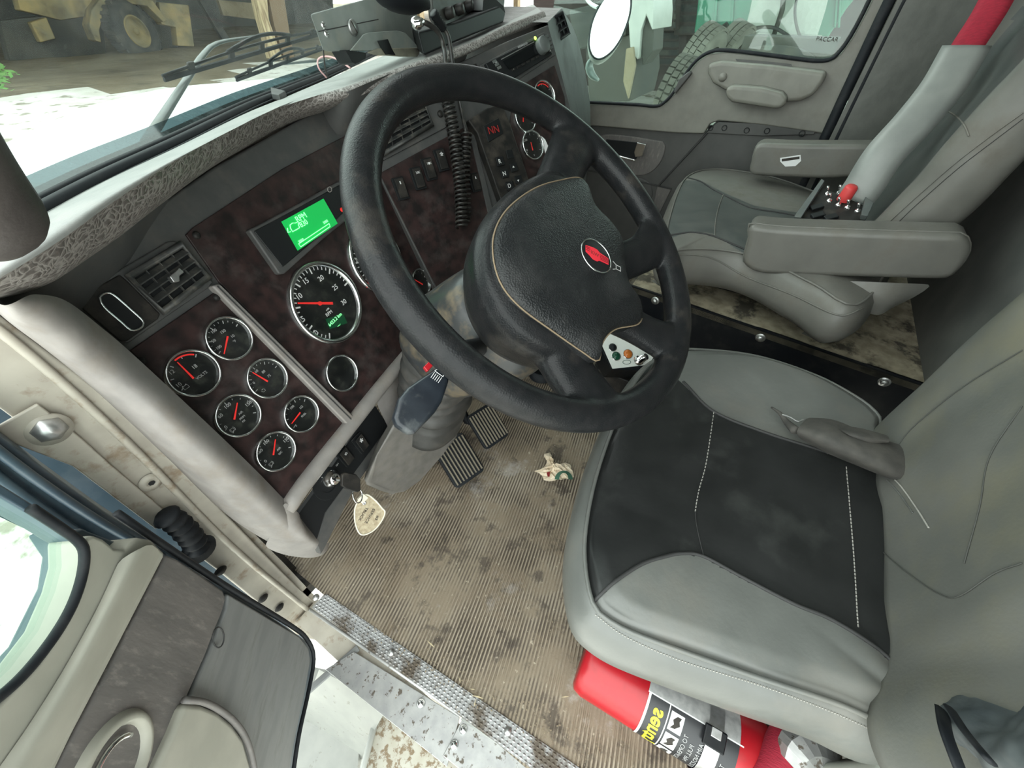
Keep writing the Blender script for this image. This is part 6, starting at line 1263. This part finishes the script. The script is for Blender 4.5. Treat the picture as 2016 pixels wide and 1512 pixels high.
add('pipe', g_sweep([on(1546, -40, 'x', 9.1), on(1540, 20, 'x', 9.1), on(1522, 74, 'x', 9.1)], .035, 10), K['darksteel'], c_, smooth=True)
add('hose', g_sweep(curve([on(1584, -40, 'x', 9.1), on(1566, 10, 'x', 9.1), on(1568, 50, 'x', 9.1), on(1580, 84, 'x', 9.1)], 20), .018, 8), K['tyre'], c_, smooth=True)
add('hose', g_sweep(curve([on(1420, 84, 'x', 9.0), on(1470, 60, 'x', 9.0), on(1520, 54, 'x', 9.0), on(1560, 76, 'x', 9.0)], 20), .022, 8), K['tyre'], c_, smooth=True)
add('lower_skirt', g_prism([on(x, y, 'x', 9.2) for x, y in ((1460, 64), (1618, 70), (1600, 96), (1452, 90))], (.1, 0, 0)), K['wpanel'], c_)
c_ = thing('machine_valves', on(1440, 80, 'x', 9.6), 'dark valves and fittings below the green container', 'machinery')
for i, (px, py, r_) in enumerate(((1400, 76, .16), (1428, 64, .14), (1450, 78, .15), (1470, 70, .10), (1385, 86, .12))): add('fitting', g_sweep([on(px-6, py+6, 'x', 9.6), on(px+8, py-4, 'x', 9.6)], r_, 10), K['darksteel'], c_, smooth=True)
# tyre stack seen tread on
for i, (px, py, rr, lab) in enumerate(((1330, 172, 62, 'dusty grey tyre lying nearest the passenger window'), (1378, 92, 52, 'dusty grey tyre behind the nearest one, lower left of the green container'), (1436, 78, 50, 'dusty grey tyre furthest right in the tyre row'))):
    xx = (6.4, 7.6, 8.2)[i]; c = on(px, py+26, 'x', xx); R_t = (.44, .38, .34)[i]
    T = thing('old_tyre', c, lab, 'tyre'); axx = V3((.25, 1, .35)).normalized() if i else V3((.1, 1, .15)).normalized()
    add('carcass', g_lathe([(R_t*.55, -.14), (R_t*.8, -.16), (R_t*.96, -.13), (R_t, -.05), (R_t, .05), (R_t*.96, .13), (R_t*.8, .16), (R_t*.55, .14)], c, axx, 40), K['tyrep'], T, smooth=True)
    s1 = axx.cross(Z).normalized(); s2 = s1.cross(axx); tl = []
    for k in range(34):
        a = 2*PI*k/34; d = s1*math.cos(a)+s2*math.sin(a); e = axx.cross(d)
        for j, o_ in enumerate((-.085, 0, .085)): tl.append(g_box(c+d*(R_t+.008)+axx*o_+e*(.02*(j-1)), (.03, .065, .07), d, e, axx))
    add('tread_blocks', join(tl), K['tyrep'], T)
c_ = thing('round_hatch', on(1535, 98, 'x', 3.6), 'dusty curved machine cover low in the passenger window', 'machine cover')
add('cover', g_prism(curve([on(x, y, 'x', 3.45) for x, y in ((1452, 130), (1466, 100), (1500, 90), (1560, 92), (1600, 108), (1614, 140))], 30), (.3, 0, 0)), K['tyre'], c_)
add('stand', g_box((3.6, on(1535, 130, 'x', 3.45).y, -.25), (.25, .5, 1.9)), K['darksteel'], c_)

st('ceiling_shed_added', g_box((10, 24, 4.4), (70, 17, .2)), K['darksteel'])  # shed roof out of view, added and set low to shade the loader
for xx in (-8, 2, 22, 32): st('trim_6' if xx == -8 else 'trim_%d' % (7+[2, 22, 32].index(xx)), g_box((xx, 19.6, 2), (.35, .35, 6.4)), K['timber'])
st('wall_kick', g_prism([V3((.035, .57, -.01)), V3((.035, 1.14, -.01)), V3((.035, 1.14, .62)), V3((.035, .57, .62))], (-.02, 0, 0)), K['blackdirty'])
add('frame_return', g_prism(jam(.56, (-80, 640), (0, 700), (200, 900), (420, 1090), (600, 1240), (600, 1300), (300, 1160), (-80, 980)), (0, .04, 0)), K['blue'], jb)

st('ceiling_added_shade', g_box((10.5, 3, 4.6), (12.5, 22, .2)), K['darksteel'])  # unseen roof, added only to shade the yard beyond the passenger window

st('trim_9', g_box((.015, .87, -.02), (.07, .70, .03)), K['blackdirty'])  # dark floor strip added to close a light leak beside the tread
tx = bpy.data.textures.new('soft_folds', 'CLOUDS'); tx.noise_scale = .035
for o_ in [o for o in bpy.data.objects if o.name.startswith('lower_back_cover')]:
    d_m = o_.modifiers.new('folds', 'DISPLACE'); d_m.texture = tx; d_m.strength = .022; d_m.mid_level = .5
    o_.modifiers['sub'].levels = o_.modifiers['sub'].render_levels = 3
